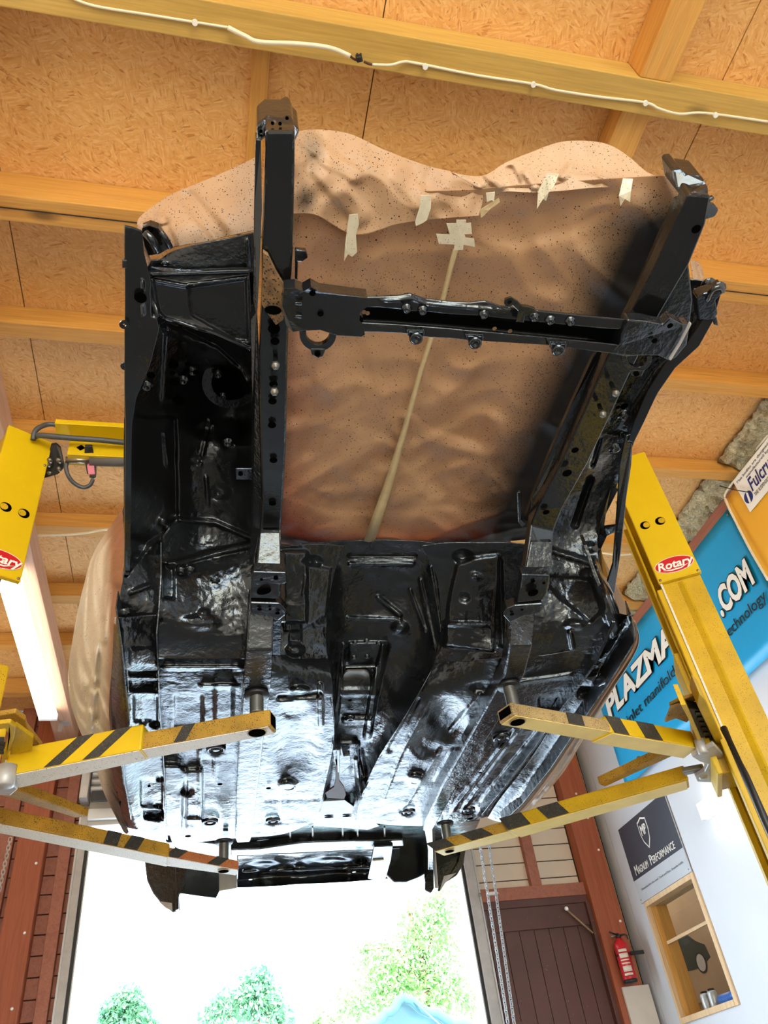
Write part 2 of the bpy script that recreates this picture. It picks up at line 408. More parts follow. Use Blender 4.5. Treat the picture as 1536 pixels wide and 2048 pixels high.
def patch(name, rows, nu, nv, mat, parent=None, feats=(), wob=0.0, wfreq=6.0, thick=0.003, smooth=True, lerp=False, attrs=None, cut=None, fold=None):
    """a sheet through rows of (px,py,z); nu columns, nv rows; features push it up or down"""
    L = lerp_line if lerp else cr_line
    me = bpy.data.meshes.new(name); V = []; PX = []
    R = [[L(r, (len(r)-1)*i/nu) for i in range(nu+1)] for r in rows]
    for j in range(nv+1):
        for i in range(nu+1):
            x, y, z = L([r[i] for r in R], (len(rows)-1)*j/nv)
            z += disp(feats, x, y)
            p = pz(x, y, z)
            if wob:
                e = noise.noise(p*wfreq)+0.5*noise.noise(p*wfreq*2.3)
                p = pz(x, y, z+wob*e)
            if fold: p = pz(x, y, p.z-CH+fold(x, y, p))
            V.append(p); PX.append((x, y))
    F = []
    for j in range(nv):
        for i in range(nu):
            q = (j*(nu+1)+i, j*(nu+1)+i+1, (j+1)*(nu+1)+i+1, (j+1)*(nu+1)+i)
            if cut:
                cx = sum(PX[k][0] for k in q)/4; cy = sum(PX[k][1] for k in q)/4
                if cut(cx, cy): continue
            F.append(q)
    me.from_pydata(V, [], F); me.update()
    if attrs:
        for an, fn in attrs.items():
            at = me.attributes.new(an, 'FLOAT', 'POINT'); at.data.foreach_set('value', [fn(x, y) for x, y in PX])
    for p in me.polygons: p.use_smooth = smooth
    # face downwards
    if me.polygons and sum(p.normal.z for p in me.polygons) > 0: me.flip_normals()
    o = link(name, me, mat, parent)
    if thick:
        md = o.modifiers.new('thick', 'SOLIDIFY'); md.thickness = thick; md.offset = -1
    return note(o)
def text(name, body, size, mat, parent, origin, xdir, ydir, depth=0.001, shear=0.0, align='CENTER', sx=1.0, bold=0.0, space=1.0):
    cu = bpy.data.curves.new(name, 'FONT'); cu.body = body; cu.size = size; cu.extrude = depth; cu.shear = shear
    cu.align_x = align; cu.align_y = 'CENTER'; cu.offset = bold; cu.space_character = space; cu.resolution_u = 3
    t = bpy.data.objects.new('tmp', cu); COL.objects.link(t)
    bpy.context.view_layer.update()
    me = bpy.data.meshes.new_from_object(t.evaluated_get(bpy.context.evaluated_depsgraph_get()))
    bpy.data.objects.remove(t)
    x = Vector(xdir).normalized(); y = Vector(ydir).normalized(); z = x.cross(y).normalized(); y = z.cross(x)
    M = Matrix(((x.x*sx, y.x, z.x, origin[0]), (x.y*sx, y.y, z.y, origin[1]), (x.z*sx, y.z, z.z, origin[2]), (0,0,0,1)))
    me.transform(M); me.materials.clear()
    return note(link(name, me, mat, parent))
def disc(name, c, nrm, r, mat, parent=None, t=0.002, n=16, hole=0.0, ry=None, xdir=None):
    bm = bmesh.new(); nrm = Vector(nrm).normalized(); s, u = frame_of(nrm)
    if xdir is not None: s = Vector(xdir).normalized(); u = nrm.cross(s)
    ry = ry or r; c = Vector(c)
    ang = [2*math.pi*k/n for k in range(n)]
    def ringv(k, h): return [bm.verts.new(c+nrm*h+s*math.cos(a)*r*k+u*math.sin(a)*ry*k) for a in ang]
    o0, o1 = ringv(1, 0), ringv(1, t)
    for k in range(n): bm.faces.new((o0[k], o0[(k+1) % n], o1[(k+1) % n], o1[k]))
    if hole:
        i0, i1 = ringv(hole, 0), ringv(hole, t)
        for k in range(n):
            q = (k+1) % n
            bm.faces.new((i0[k], i1[k], i1[q], i0[q])); bm.faces.new((o1[k], o1[q], i1[q], i1[k])); bm.faces.new((o0[k], i0[k], i0[q], o0[q]))
    else: bm.faces.new(o0[::-1]); bm.faces.new(o1)
    return finish(name, bm, mat, parent)
DOWN = (0, 0, -1)
# ================================================================ THE ROOM
HC = CH+2.9; YF = 5.7; XR = 3.05; XL = -2.7; YB = -3.6      # ceiling height, front, right, left and back walls
bxs('floor', XL-0.1, XR+0.1, YB-0.1, YF+0.12, -0.1, 0.0, 'concrete')['kind'] = 'structure'
bxs('ground', -40, 44, YF+0.12, 70, -0.14, -0.04, 'driveway')['kind'] = 'structure'
def struct(name, loc): 
    o = bpy.data.objects.new(name, None); COL.objects.link(o); o.location = loc; o['kind'] = 'structure'; return note(o)
# ---- ceiling: chipboards on purlins
ceil = bxs('ceiling', XL-0.1, XR+0.1, YB-0.1, YF+0.1, HC+0.022, HC+0.10, 'dark_gap'); ceil['kind'] = 'structure'
PURL = [(-3.45,.07,2.80),(-2.83,.07,2.80),(-2.2,.07,2.80),(-1.6,.07,2.8),(-1.0,.07,2.8),(-.4,.07,2.8),(.2,.07,2.8),(0.80,.115,2.755),(1.50,.10,2.73),(2.08,.075,2.78),(2.72,.07,2.80),(3.40,.09,2.80),(4.05,.09,2.80),(4.61,.07,2.80),(5.20,.07,2.78)]
edges = [YB]+[y+w/2 for y, w, z in PURL]+[YF]
seams = [-2.08, -0.79, 0.50, 1.79]
for i, (a, b) in enumerate(zip(edges, edges[1:])):
    xs = [XL]+[s+(0.0 if i % 2 or True else 0) for s in seams]+[XR]
    if i == 8: xs = [XL, -2.08, -0.79, 0.09, 0.50, 1.79, XR]
    for x0, x1 in zip(xs, xs[1:]):
        dz = random.uniform(0, 0.003)
        bxs('board', x0+0.0022, x1-0.0022, a+0.001, b-0.001, HC-dz, HC+0.02, 'osb', ceil)
for k, (y, w, z) in enumerate(PURL):
    bxs('purlin', XL, XR-0.0, y, y+w, CH+z, HC-0.0035, 'beam_yellow' if k == 7 else 'pine_x', ceil, bevel=0.004)
    if k >= 8 and k < 13 and k != 9: bxs('purlin_strip', XL, XR, y+w*0.46, y+w*0.46+0.004, CH+z-0.0025, CH+z+0.002, 'dark_gap', ceil) if k == 8 else None
# noggins running towards the door
bxs('noggin', 1.40, 1.52, -0.3, 0.80, CH+2.76, HC-0.0035, 'pine_y', ceil, bevel=0.004)
bxs('noggin', 1.405, 1.52, 0.916, 1.50, CH+2.80, HC-0.0035, 'pine_y', ceil, bevel=0.004)
bxs('noggin', 0.08, 0.14, 0.92, 1.50, HC-0.018, HC-0.0036, 'pine_y', ceil, bevel=0.002)
bxs('noggin', -0.085, 0.005, 0.3, 0.80, CH+2.80, HC-0.0035, 'pine_y', ceil, bevel=0.004)
# ---- right wall: white boards below, timber plate and mineral wool above
wr = bxs('wall_right', XR+0.012, XR+0.12, YB, YF+0.1, 0, HC, 'dark_gap'); wr['kind'] = 'structure'
W_Y0, W_Y1, W_Z0, W_Z1 = 4.68, 5.33, CH+0.49, CH+1.15
for y0, y1, z0, z1 in ((YB, 1.0, 0, CH+2.62), (1.004, W_Y0, 0, CH+2.62), (W_Y0, W_Y1, 0, W_Z0), (W_Y0, W_Y1, W_Z1, CH+2.62), (W_Y1, 5.55, 0, CH+2.62), (5.556, YF, 0, CH+2.62)):
    bxs('panel', XR, XR+0.012, y0, y1, z0, z1, 'white_wall', wr)
# cut the window through the dark backing too: rebuild backing around it
bpy.data.objects.remove(wr.children[0]) if False else None
me = wr.data; bm = bmesh.new()
for y0, y1, z0, z1 in ((YB, W_Y0, 0, HC), (W_Y1, YF+0.1, 0, HC), (W_Y0, W_Y1, 0, W_Z0), (W_Y0, W_Y1, W_Z1, HC)):
    addbox(bm, (XR+0.066, (y0+y1)/2, (z0+z1)/2), (0.108, y1-y0, z1-z0))
bm.to_mesh(me); bm.free()
bxs('wall_plate', XR-0.045, XR+0.01, 0.5, YF-0.03, CH+2.63, CH+2.80, 'red_plate', wr, bevel=0.004)
def wool(y0, y1):
    bm = bmesh.new(); n = 26; mth = 7
    vs = {}
    for i in range(n+1):
        for j in range(mth+1):
            y = y0+(y1-y0)*i/n; x = XR-0.19+0.19*j/mth
            q = Vector((x*30, y*30, 1.3)); dz = 0.032*noise.noise(q)+0.02*noise.noise(q*2.1)
            edge = 0.02 if i in (0, n) or j in (0,) else 0
            vs[i, j] = bm.verts.new((x+0.015*noise.noise(q+Vector((9,0,0))), y, HC-0.055+dz+edge-0.05*(j/mth)))
    for i in range(n):
        for j in range(mth): bm.faces.new((vs[i,j], vs[i+1,j], vs[i+1,j+1], vs[i,j+1]))
    o = finish('wool_strip', bm, 'mineral_wool', wr, smooth=True)
    md = o.modifiers.new('thick', 'SOLIDIFY'); md.thickness = 0.03; md.offset = -1; o.data.flip_normals()
m_, nt_, b_ = nodes_of('mineral_wool')
vw = coords(nt_); nw = noise_n(nt_, vw, 38, 5, 0.7, 2.0)
nt_.links.new(ramp(nt_, nw.outputs[0], [(0.3, rgb(140,122,86)), (0.55, rgb(206,190,152)), (0.75, rgb(232,222,190))]).outputs[0], b_.inputs['Base Color'])
b_.inputs['Roughness'].default_value = 0.9; bump(nt_, b_, nw.outputs[0], 0.9, 0.02)
for (y, w, z), (y2, w2, z2) in list(zip(PURL, PURL[1:]))[8:]: wool(y+w+0.005, y2-0.005)
# ---- left and back walls (outside the picture)
o = bxs('wall_left', XL-0.1, XL, YB, YF, 0, HC, 'cream_cladding'); o['kind'] = 'structure'
wb = thing('wall_back', None, None, (0.2, YB, 0), kind='structure')       # the workshop's other, open doorway
bxs('wall_part', XL-0.1, -1.7, YB-0.1, YB, 0, HC, 'cream_cladding', wb); bxs('wall_part', 2.1, XR+0.1, YB-0.1, YB, 0, HC, 'cream_cladding', wb); bxs('wall_part', -1.7, 2.1, YB-0.1, YB, 3.1, HC, 'cream_cladding', wb)
bxs('yard', -30, 30, YB-40, YB-0.1, -0.14, -0.04, 'yard_gravel')['kind'] = 'structure'
# ---- front wall: cladding boards around the opening and the side door
DX0, DX1, DZ = -0.71, 1.87, CH+2.02
wf = thing('wall_front', None, None, (0.6, YF, 0), kind='structure')
pitch = 0.118
def cladding(x0, x1, z0, z1, mat='cream_cladding'):
    k = math.floor(z0/pitch); 
    while k*pitch < z1:
        a, b = max(z0, k*pitch+0.004), min(z1, (k+1)*pitch-0.003)
        if b-a > 0.01: bxs('plank', x0, x1, YF+0.02, YF+0.034, a, b, mat, wf, bevel=0.002)
        k += 1
    bxs('backing', x0, x1, YF+0.036, YF+0.06, z0, z1, 'dark_gap', wf)
cladding(1.985, 2.80, CH+1.40, HC)
cladding(-1.02, -0.79, 0, HC, 'red_plate')
cladding(XL, -1.12, 0, HC, 'red_plate')
cladding(DX0-0.09, 1.985, DZ+0.02, HC, 'cream_cladding')
bxs('backing', 2.78, XR+0.1, YF+0.02, YF+0.06, 0, HC, 'dark_gap', wf)
bxs('corner_post', 2.79, 2.995, YF-0.09, YF+0.03, 0, HC, 'red_post', wf, bevel=0.006)
bxs('corner_post_strip', 2.995, 3.03, YF-0.03, YF+0.03, 0, HC, 'mineral_wool', wf, bevel=0.004)
bxs('stud', 2.385, 2.465, YF-0.03, YF+0.022, CH+1.42, HC, 'red_plate', wf, bevel=0.003)
bxs('rail', 1.985, 2.79, YF-0.035, YF+0.022, CH+1.335, CH+1.42, 'red_plate', wf, bevel=0.003)
bxs('red_post', -1.16, -0.985, YF-0.10, YF+0.03, 0, HC, 'red_post', wf, bevel=0.006)
bxs('edge_batten', -0.905, -0.83, YF-0.035, YF+0.02, 0, DZ+0.5, 'red_plate', wf, bevel=0.003)
bxs('edge_batten', -1.30, -1.20, YF-0.03, YF+0.02, 0, HC, 'red_plate', wf, bevel=0.003)
for x, z in ((-1.02, 2.76), (-1.02, 1.95), (-1.02, 2.35), (2.955, CH+1.62), (2.965, CH+1.13), (2.90, CH+2.05), (2.94, CH+1.86)):
    lathe('bolt', (x, YF-(0.10 if x < 0 else 0.09), z), (0,-1,0), [(0.009,0),(0.009,0.004),(0.004,0.006),(0,0.006)], 'white_enamel', wf, n=8)
# jambs of the opening (metal channel)
def jamb(x0, x1):
    o = struct('trim_%d' % (1 if x0 < 0 else 2), (x0, YF, 0))
    s = 1 if x0 < 0 else -1
    outer = x0 if x0 < 0 else x1; inner = x1 if x0 < 0 else x0
    bxs('face', min(outer, inner-s*0.03), max(outer, inner-s*0.03), YF-0.03, YF+0.02, 0, DZ+0.06, 'galvanised', o, bevel=0.003)
    bxs('guide', min(inner-s*0.03, inner-s*0.008), max(inner-s*0.03, inner-s*0.008), YF-0.012, YF+0.05, 0, DZ+0.06, 'black_rubber', o)
    bxs('return', min(inner-s*0.008, inner), max(inner-s*0.008, inner), YF-0.02, YF+0.12, 0, DZ+0.06, 'aluminium', o)
    bxs('lip', min(outer, outer+s*0.012), max(outer, outer+s*0.012), YF-0.036, YF-0.03, 0, DZ+0.06, 'aluminium', o)
jamb(-0.80, -0.71); jamb(1.87, 1.985)
# roller shutter rolled up over the opening
sh = thing('roller_shutter', 'rolled-up grey metal roller shutter above the big bright doorway', 'roller shutter', (0.58, YF-0.1, CH+2.02))
for k in range(5):
    z = CH+2.20+k*0.052
    lathe('slat', (-0.74, YF-0.13, z+0.024), (1,0,0), [(0,0),(0.024,0),(0.026,0.01),(0.026,2.60),(0.024,2.61),(0,2.61)], 'aluminium', sh, n=10)
bxs('end_plate', -0.80, -0.745, YF-0.2, YF-0.04, CH+2.14, CH+2.50, 'galvanised', sh, bevel=0.004)
bxs('end_plate', 1.875, 1.93, YF-0.2, YF-0.04, CH+2.14, CH+2.50, 'galvanised', sh, bevel=0.004)
bxs('bottom_rail', -0.74, 1.87, YF-0.1, YF-0.06, CH+2.03, CH+2.10, 'white_enamel', sh, bevel=0.004)
bxs('lintel', -0.74, 1.87, YF-0.06, YF-0.03, CH+2.0, CH+2.2, 'plasterboard', sh, bevel=0.003)
bxs('axle_box', -0.72, 1.86, YF-0.19, YF-0.16, CH+2.12, CH+2.19, 'black_rubber', sh, bevel=0.003)
# ---- brown side door
dr = thing('door_1', None, None, (2.39, YF, 0), kind='structure')
bxs('leaf', 1.99, 2.79, YF+0.012, YF+0.034, 0, CH+1.33, 'dark_gap', dr)
x = 2.0
while x < 2.75:
    x1 = min(2.775, x+0.112); bxs('plank', x+0.0015, x1-0.0015, YF-0.004, YF+0.012, 0, CH+1.20, 'brown_door', dr, bevel=0.002); x = x1
bxs('top_rail', 2.0, 2.78, YF-0.022, YF+0.012, CH+1.14, CH+1.285, 'brown_door', dr, bevel=0.003)
bxs('head', 1.985, 2.79, YF-0.03, YF+0.02, CH+1.285, CH+1.335, 'brown_door', dr, bevel=0.003)
bxs('stop', 2.76, 2.795, YF-0.05, YF+0.02, 0, CH+1.29, 'brown_door', dr, bevel=0.003)
prism('brace', [(2.02, YF-0.022, CH+0.62), (2.10, YF-0.022, CH+0.62), (2.62, YF-0.022, 0.95), (2.50, YF-0.022, 0.95)], (0, 0.02, 0), 'brown_door', dr, 0.002)
# ---- window in the white wall, with the office behind
wn = thing('window_1', None, None, (XR, (W_Y0+W_Y1)/2, W_Z0), kind='structure')
fw = 0.028
bxs('frame', XR-0.012, XR+0.14, W_Y1-0.006, W_Y1+fw*0.6, W_Z0-fw, W_Z1+fw, 'pale_frame', wn, bevel=0.002)
bxs('frame', XR-0.012, XR+0.14, W_Y0-fw, W_Y0+0.006, W_Z0-fw, W_Z1+fw, 'pale_frame', wn, bevel=0.002)
bxs('frame', XR-0.012, XR+0.14, W_Y0+0.006, W_Y1-0.006, W_Z1-0.004, W_Z1+fw, 'pale_frame', wn, bevel=0.002)
bxs('window_sill', XR-0.016, XR+0.14, W_Y0+0.006, W_Y1-0.006, W_Z0-fw, W_Z0+0.004, 'pale_frame', wn, bevel=0.002)
bxs('liner', XR+0.02, XR+0.139, W_Y1-0.016, W_Y1-0.007, W_Z0+0.005, W_Z1-0.005, 'pine_z', wn)
bxs('pane', XR+0.055, XR+0.059, W_Y0+0.007, W_Y1-0.017, W_Z0+0.005, W_Z1-0.005, 'pane_glass', wn)
bxs('mullion', XR+0.05, XR+0.066, W_Y0+0.007, W_Y1-0.017, CH+0.905, CH+0.925, 'pale_frame', wn, bevel=0.001)
bxs('mullion', XR+0.05, XR+0.066, W_Y0+0.05, W_Y0+0.06, CH+0.926, W_Z1-0.006, 'pale_frame', wn, bevel=0.001)
# office room behind the window
of = thing('wall_office', None, None, (XR+1.2, 5.0, 0), kind='structure')
bxs('office_wall', XR+0.9, XR+0.95, 3.0, 7.4, 0, HC, 'poster_tan', of)
bxs('office_end', XR+0.13, XR+0.9, 7.35, 7.4, 0, HC, 'plasterboard', of)
bxs('office_side', XR+0.04, XR+0.13, YF+0.1, 7.4, 0, HC, 'plasterboard', of)
bxs('office_end', XR+0.13, XR+0.9, 3.0, 3.05, 0, HC, 'plasterboard', of)
bxs('office_floor', XR+0.13, XR+0.9, 3.05, 7.35, -0.05, 0, 'concrete', of)
bxs('office_ceiling', XR+0.13, XR+0.9, 3.05, 5.4, HC-0.05, HC, 'white_wall', of)      # gap beyond it left open, added to let sky light in
bxs('office_ceiling', XR+0.13, XR+0.9, 6.3, 7.35, HC-0.05, HC, 'white_wall', of)
bxs('post', XR+0.82, XR+0.9, 5.55, 5.63, 0, HC-0.05, 'grey_timber', of)
# ================================================================ THE CAR SHELL (seen from below)
car = thing('car_shell', 'stripped car body shell with wet black underside raised on the yellow lift', 'car', (0.55, 2.5, CH+1.05))
UB, GB = 'underseal', 'gloss_black'
def hole(px, py, z, r, parent=car, hname='hole', ry=None):
    return disc(hname, pz(px, py, z), DOWN, r, 'hole_dark', parent, 0.0012, 14, ry=ry)
def lug(px, py, z, r=0.009, parent=car, mat=GB, drop=0.008, nm='bolt'):
    c = pz(px, py, z)
    return lathe(nm, c, DOWN, [(r*1.5, -0.002), (r*1.5, 0.002), (r, 0.003), (r, drop), (r*0.55, drop), (r*0.5, drop-0.004), (0, drop-0.004)], mat, parent, n=10)
# ---------------- floor pans
def peel(x, y, p): return 0.0011*noise.noise(p*60)+0.0008*noise.noise(p*110)      # lumpy brushed-on underseal
def plug(px, py, z, r, nm='drain_plug'):
    c = pz(px, py, z)
    return lathe(nm, c, DOWN, [(r*1.25, -0.004), (r*1.2, 0.004), (r*0.98, 0.007), (r*0.85, 0.002), (r*0.6, -0.002), (r*0.55, 0.004), (r*0.3, 0.006), (0, 0.006)], GB, car, n=18)
FL = [  # floor pan left: rows of (px,py,z)
 [(312,1310,1.135),(400,1310,1.135),(500,1310,1.135),(560,1310,1.17),(620,1312,1.21),(655,1315,1.23)],
 [(316,1345,1.12),(400,1345,1.12),(500,1345,1.12),(570,1345,1.13),(625,1345,1.15),(662,1345,1.16)],
 [(318,1400,1.115),(400,1400,1.115),(500,1400,1.115),(570,1400,1.115),(625,1400,1.12),(666,1400,1.12)],
 [(324,1480,1.115),(400,1480,1.115),(490,1480,1.115),(560,1480,1.115),(620,1480,1.115),(668,1480,1.115)],
 [(328,1570,1.115),(400,1570,1.115),(480,1570,1.115),(550,1570,1.115),(600,1570,1.115),(650,1570,1.115)],
 [(332,1640,1.115),(400,1640,1.115),(480,1640,1.115),(545,1640,1.115),(590,1640,1.115),(632,1640,1.115)],
 [(345,1688,1.12),(400,1684,1.12),(475,1676,1.12),(540,1672,1.12),(580,1664,1.12),(622,1646,1.12)]]
fl_f = [('rect',352,1392,402,1455,0.012,6),('rect',432,1370,462,1460,-0.010,5),('rib',[(405,1372),(470,1372)],4,-0.012),('rib',[(330,1335),(480,1335)],4,-0.014),
 ('rect',376,1540,402,1660,-0.018,6),('poly',[(328,1530),(352,1530),(370,1545),(362,1600),(360,1660),(330,1670)],-0.022,6),
 ('rib',[(400,1500),(400,1650)],3,-0.006),('rib',[(430,1520),(430,1560)],3,-0.006),('bump',592,1490,58,84,0.020),('bump',575,1570,26,16,-0.020),('bump',432,1498,26,16,0.010),
 ('bump',420,1632,26,20,0.012),('bump',546,1640,24,14,0.010),('rib',[(560,1580),(556,1650)],3,-0.006),
 ('bump',590,1420,40,26,0.012),('rib',[(560,1395),(640,1388)],5,0.010),('rib',[(372,1638),(400,1640)],3,-0.008),('bump',372,1580,22,14,0.016),
 ('rib',[(640,1370),(642,1450)],5,-0.008),('rib',[(334,1520),(470,1520)],3,0.004),('bump',600,1380,26,12,-0.02),('rib',[(530,1600),(640,1598)],3,0.004)]
patch('floor_pan', FL, 108, 116, UB, car, fl_f, wob=0.0035, wfreq=9, fold=peel)
FR = [
 [(868,1325,1.22),(905,1320,1.20),(950,1318,1.17),(1000,1316,1.14),(1080,1312,1.135),(1150,1300,1.135),(1222,1285,1.13)],
 [(842,1375,1.16),(890,1370,1.145),(945,1365,1.13),(1000,1360,1.12),(1075,1355,1.12),(1140,1345,1.12),(1205,1330,1.115)],
 [(805,1440,1.115),(860,1440,1.115),(920,1435,1.115),(980,1430,1.115),(1050,1425,1.115),(1110,1415,1.115),(1165,1400,1.115)],
 [(760,1510,1.115),(820,1510,1.115),(880,1510,1.115),(940,1505,1.115),(1000,1500,1.115),(1060,1492,1.115),(1115,1475,1.115)],
 [(730,1575,1.115),(790,1575,1.115),(850,1575,1.115),(900,1570,1.115),(950,1565,1.115),(1005,1560,1.115),(1062,1545,1.115)],
 [(715,1630,1.115),(770,1635,1.115),(820,1635,1.115),(870,1630,1.115),(915,1628,1.115),(965,1620,1.115),(1012,1605,1.115)],
 [(740,1645,1.12),(780,1650,1.12),(820,1652,1.12),(860,1652,1.12),(900,1648,1.12),(940,1642,1.12),(985,1630,1.12)]]
fr_f = [('bump',890,1440,50,54,0.040),('bump',855,1485,40,40,0.02),('rib',[(985,1440),(850,1640)],4,-0.006),('rib',[(1035,1455),(905,1620)],3.5,-0.007),('rib',[(1055,1440),(925,1620)],3,-0.006),
 ('rib',[(1085,1450),(965,1600)],3.5,-0.010),('rib',[(1105,1440),(975,1610)],3,0.010),('bump',1003,1478,28,18,0.010),('bump',832,1558,26,17,-0.022),('bump',818,1622,24,14,0.010),
 ('bump',940,1618,22,13,0.010),('rib',[(835,1400),(780,1500)],5,0.006),('rib',[(855,1410),(800,1510),(765,1600)],3,-0.008),('rib',[(905,1500),(870,1560)],3,-0.006),
 ('rib',[(880,1500),(800,1630)],3,-0.006),('rect',1080,1395,1130,1420,0.012,5),('rib',[(1000,1370),(1140,1350)],4,-0.012),('rib',[(960,1390),(900,1460)],4,-0.008),('bump',960,1375,30,14,0.012)]
patch('floor_pan', FR, 110, 104, UB, car, fr_f, wob=0.0035, wfreq=9, fold=peel)
for x, y, r in ((432,1498,0.026),(420,1643,0.026),(546,1641,0.024),(578,1573,0.020),(1003,1476,0.026),(833,1560,0.022),(818,1623,0.022),(938,1619,0.022)): plug(x, y, 1.108, r)
for x, y, r in ((376,1672,0.012),(297,1572,0.008),(440,1568,0.009),(537,1576,0.009),(495,1563,0.005),(310,1640,0.005),(940,1637,0.013),(700,1400,0.006),(960,1545,0.007)): hole(x, y, 1.104, r)
# ---------------- toe boards (front of the cabin floor, rising to the bulkhead)
TL = [[(556,1095,1.34),(590,1090,1.36),(640,1088,1.38),(690,1092,1.39)],
      [(558,1150,1.32),(600,1150,1.33),(640,1150,1.34),(668,1150,1.35)],
      [(562,1220,1.27),(600,1220,1.27),(630,1225,1.28),(655,1230,1.29)],
      [(562,1280,1.21),(600,1280,1.22),(630,1285,1.23),(652,1290,1.24)],
      [(562,1318,1.165),(600,1318,1.18),(632,1318,1.205),(657,1318,1.225)]]
tl_f = [('rect',566,1106,610,1240,-0.016,8),('poly',[(570,1105),(612,1105),(630,1135),(660,1140),(650,1230),(600,1260),(570,1260)],-0.010,5),('bump',590,1300,22,16,-0.02),('rib',[(612,1150),(606,1190)],3,-0.006),('bump',625,1122,26,14,0.018),
 ('rect',580,1250,600,1282,0.008,4),('rib',[(630,1250),(655,1248)],4,-0.008)]
patch('toe_board', TL, 50, 76, UB, car, tl_f, wob=0.003, wfreq=9, fold=peel)
TR = [[(840,1092,1.39),(900,1085,1.38),(960,1085,1.37),(1010,1085,1.36),(1062,1090,1.34)],
      [(872,1150,1.35),(910,1148,1.34),(960,1146,1.33),(1005,1146,1.33),(1052,1150,1.32)],
      [(880,1220,1.30),(915,1220,1.28),(955,1220,1.27),(1000,1220,1.27),(1045,1220,1.26)],
      [(878,1275,1.26),(910,1275,1.23),(955,1275,1.22),(1000,1275,1.21),(1040,1275,1.20)],
      [(868,1328,1.215),(905,1324,1.195),(950,1322,1.165),(1000,1318,1.14),(1035,1316,1.135)]]
tr_f = [('poly',[(915,1130),(950,1118),(995,1112),(990,1210),(985,1300),(890,1290),(900,1200)],-0.014,5),('bump',925,1112,26,16,0.02),('bump',952,1152,14,10,-0.008),('bump',930,1195,16,14,0.008),
 ('rib',[(890,1248),(975,1250)],4,-0.010),('rect',934,1224,958,1242,0.005,3),('rib',[(1000,1120),(1004,1290)],4,0.012)]
patch('toe_board', TR, 56, 76, UB, car, tr_f, wob=0.003, wfreq=9, fold=peel)
# ---------------- transmission tunnel
TN = [[(600,1086,1.42),(640,1084,1.44),(690,1082,1.46),(760,1080,1.47),(830,1082,1.46),(880,1088,1.44),(930,1090,1.42)],
      [(640,1130,1.37),(668,1130,1.42),(695,1125,1.44),(760,1122,1.45),(830,1125,1.44),(862,1130,1.42),(905,1135,1.37)],
      [(648,1200,1.31),(672,1200,1.37),(697,1195,1.40),(755,1192,1.41),(812,1195,1.40),(850,1205,1.37),(890,1210,1.31)],
      [(650,1260,1.26),(668,1260,1.31),(690,1258,1.34),(745,1256,1.35),(795,1258,1.34),(840,1275,1.31),(880,1275,1.26)],
      [(655,1320,1.22),(665,1320,1.27),(682,1318,1.30),(730,1318,1.30),(775,1320,1.30),(820,1330,1.27),(870,1325,1.22)],
      [(662,1400,1.12),(668,1400,1.19),(675,1400,1.22),(715,1400,1.22),(752,1400,1.22),(790,1405,1.18),(832,1395,1.13)],
      [(668,1470,1.115),(672,1470,1.17),(676,1470,1.20),(705,1470,1.20),(728,1470,1.20),(758,1475,1.17),(788,1470,1.115)],
      [(655,1530,1.115),(662,1530,1.16),(668,1530,1.19),(695,1530,1.19),(715,1530,1.19),(735,1535,1.16),(752,1530,1.115)],
      [(640,1590,1.115),(648,1590,1.15),(656,1590,1.18),(680,1590,1.18),(700,1590,1.18),(715,1592,1.15),(726,1590,1.115)],
      [(624,1645,1.118),(634,1645,1.15),(645,1645,1.17),(670,1645,1.17),(690,1645,1.17),(702,1645,1.15),(715,1640,1.118)]]
tn_f = [('rib',[(700,1128),(825,1128)],4,-0.012),('rib',[(700,1112),(830,1112)],4,0.010),('rib',[(697,1236),(800,1240)],3.5,-0.008),('rib',[(756,1195),(800,1230)],4,-0.01),('bump',800,1255,22,16,-0.014),
 ('rect',700,1286,765,1326,-0.012,4),('rect',684,1330,752,1390,-0.012,4),('rib',[(770,1292),(745,1400),(735,1470)],7,-0.016),('rib',[(688,1290),(672,1440)],4,-0.010),
 ('rect',682,1345,740,1376,0.006,3),('rib',[(860,1135),(880,1260)],4,-0.008),('rib',[(840,1160),(870,1300)],3,-0.006),('rib',[(820,1180),(850,1260)],3,-0.006),
 ('rib',[(720,1500),(745,1600)],5,0.010),('rib',[(712,1520),(720,1600)],4,-0.008),('rib',[(690,1440),(740,1440)],5,-0.012),('rect',668,1486,716,1520,-0.016,4),('bump',733,1570,10,16,-0.015)]
patch('transmission_tunnel', TN, 100, 190, 'tunnel_black', car, tn_f, wob=0.004, wfreq=11, lerp=False)
# gearbox mount and its cover plate
mt = slab('gearbox_mount', [(690,1336),(752,1334),(745,1392),(682,1396)], 0.012, UB, car, 0.004, z=1.262)
def rrect(cx, cy, w, h, r, k=5, sk=0.0):
    out = []
    for a0, sx, sy in ((0,1,1),(90,-1,1),(180,-1,-1),(270,1,-1)):
        for i in range(k+1):
            a = math.radians(a0+90*i/k); x = cx+sx*(w/2-r)+r*math.cos(a); y = cy+sy*(h/2-r)+r*math.sin(a); out.append((x+sk*(y-cy), y))
    return out
slab('cover_plate', rrect(712, 1360, 52, 34, 10, sk=-0.12), 0.008, 'brushed_steel', car, 0.002, z=1.25)
for x, y in ((692,1340),(744,1338),(686,1384),(738,1380),(710,1284),(733,1281),(757,1285),(708,1314),(734,1312),(694,1400),(718,1399)): lug(x, y, 1.265, 0.006)
lug(700, 1436, 1.19, 0.013)
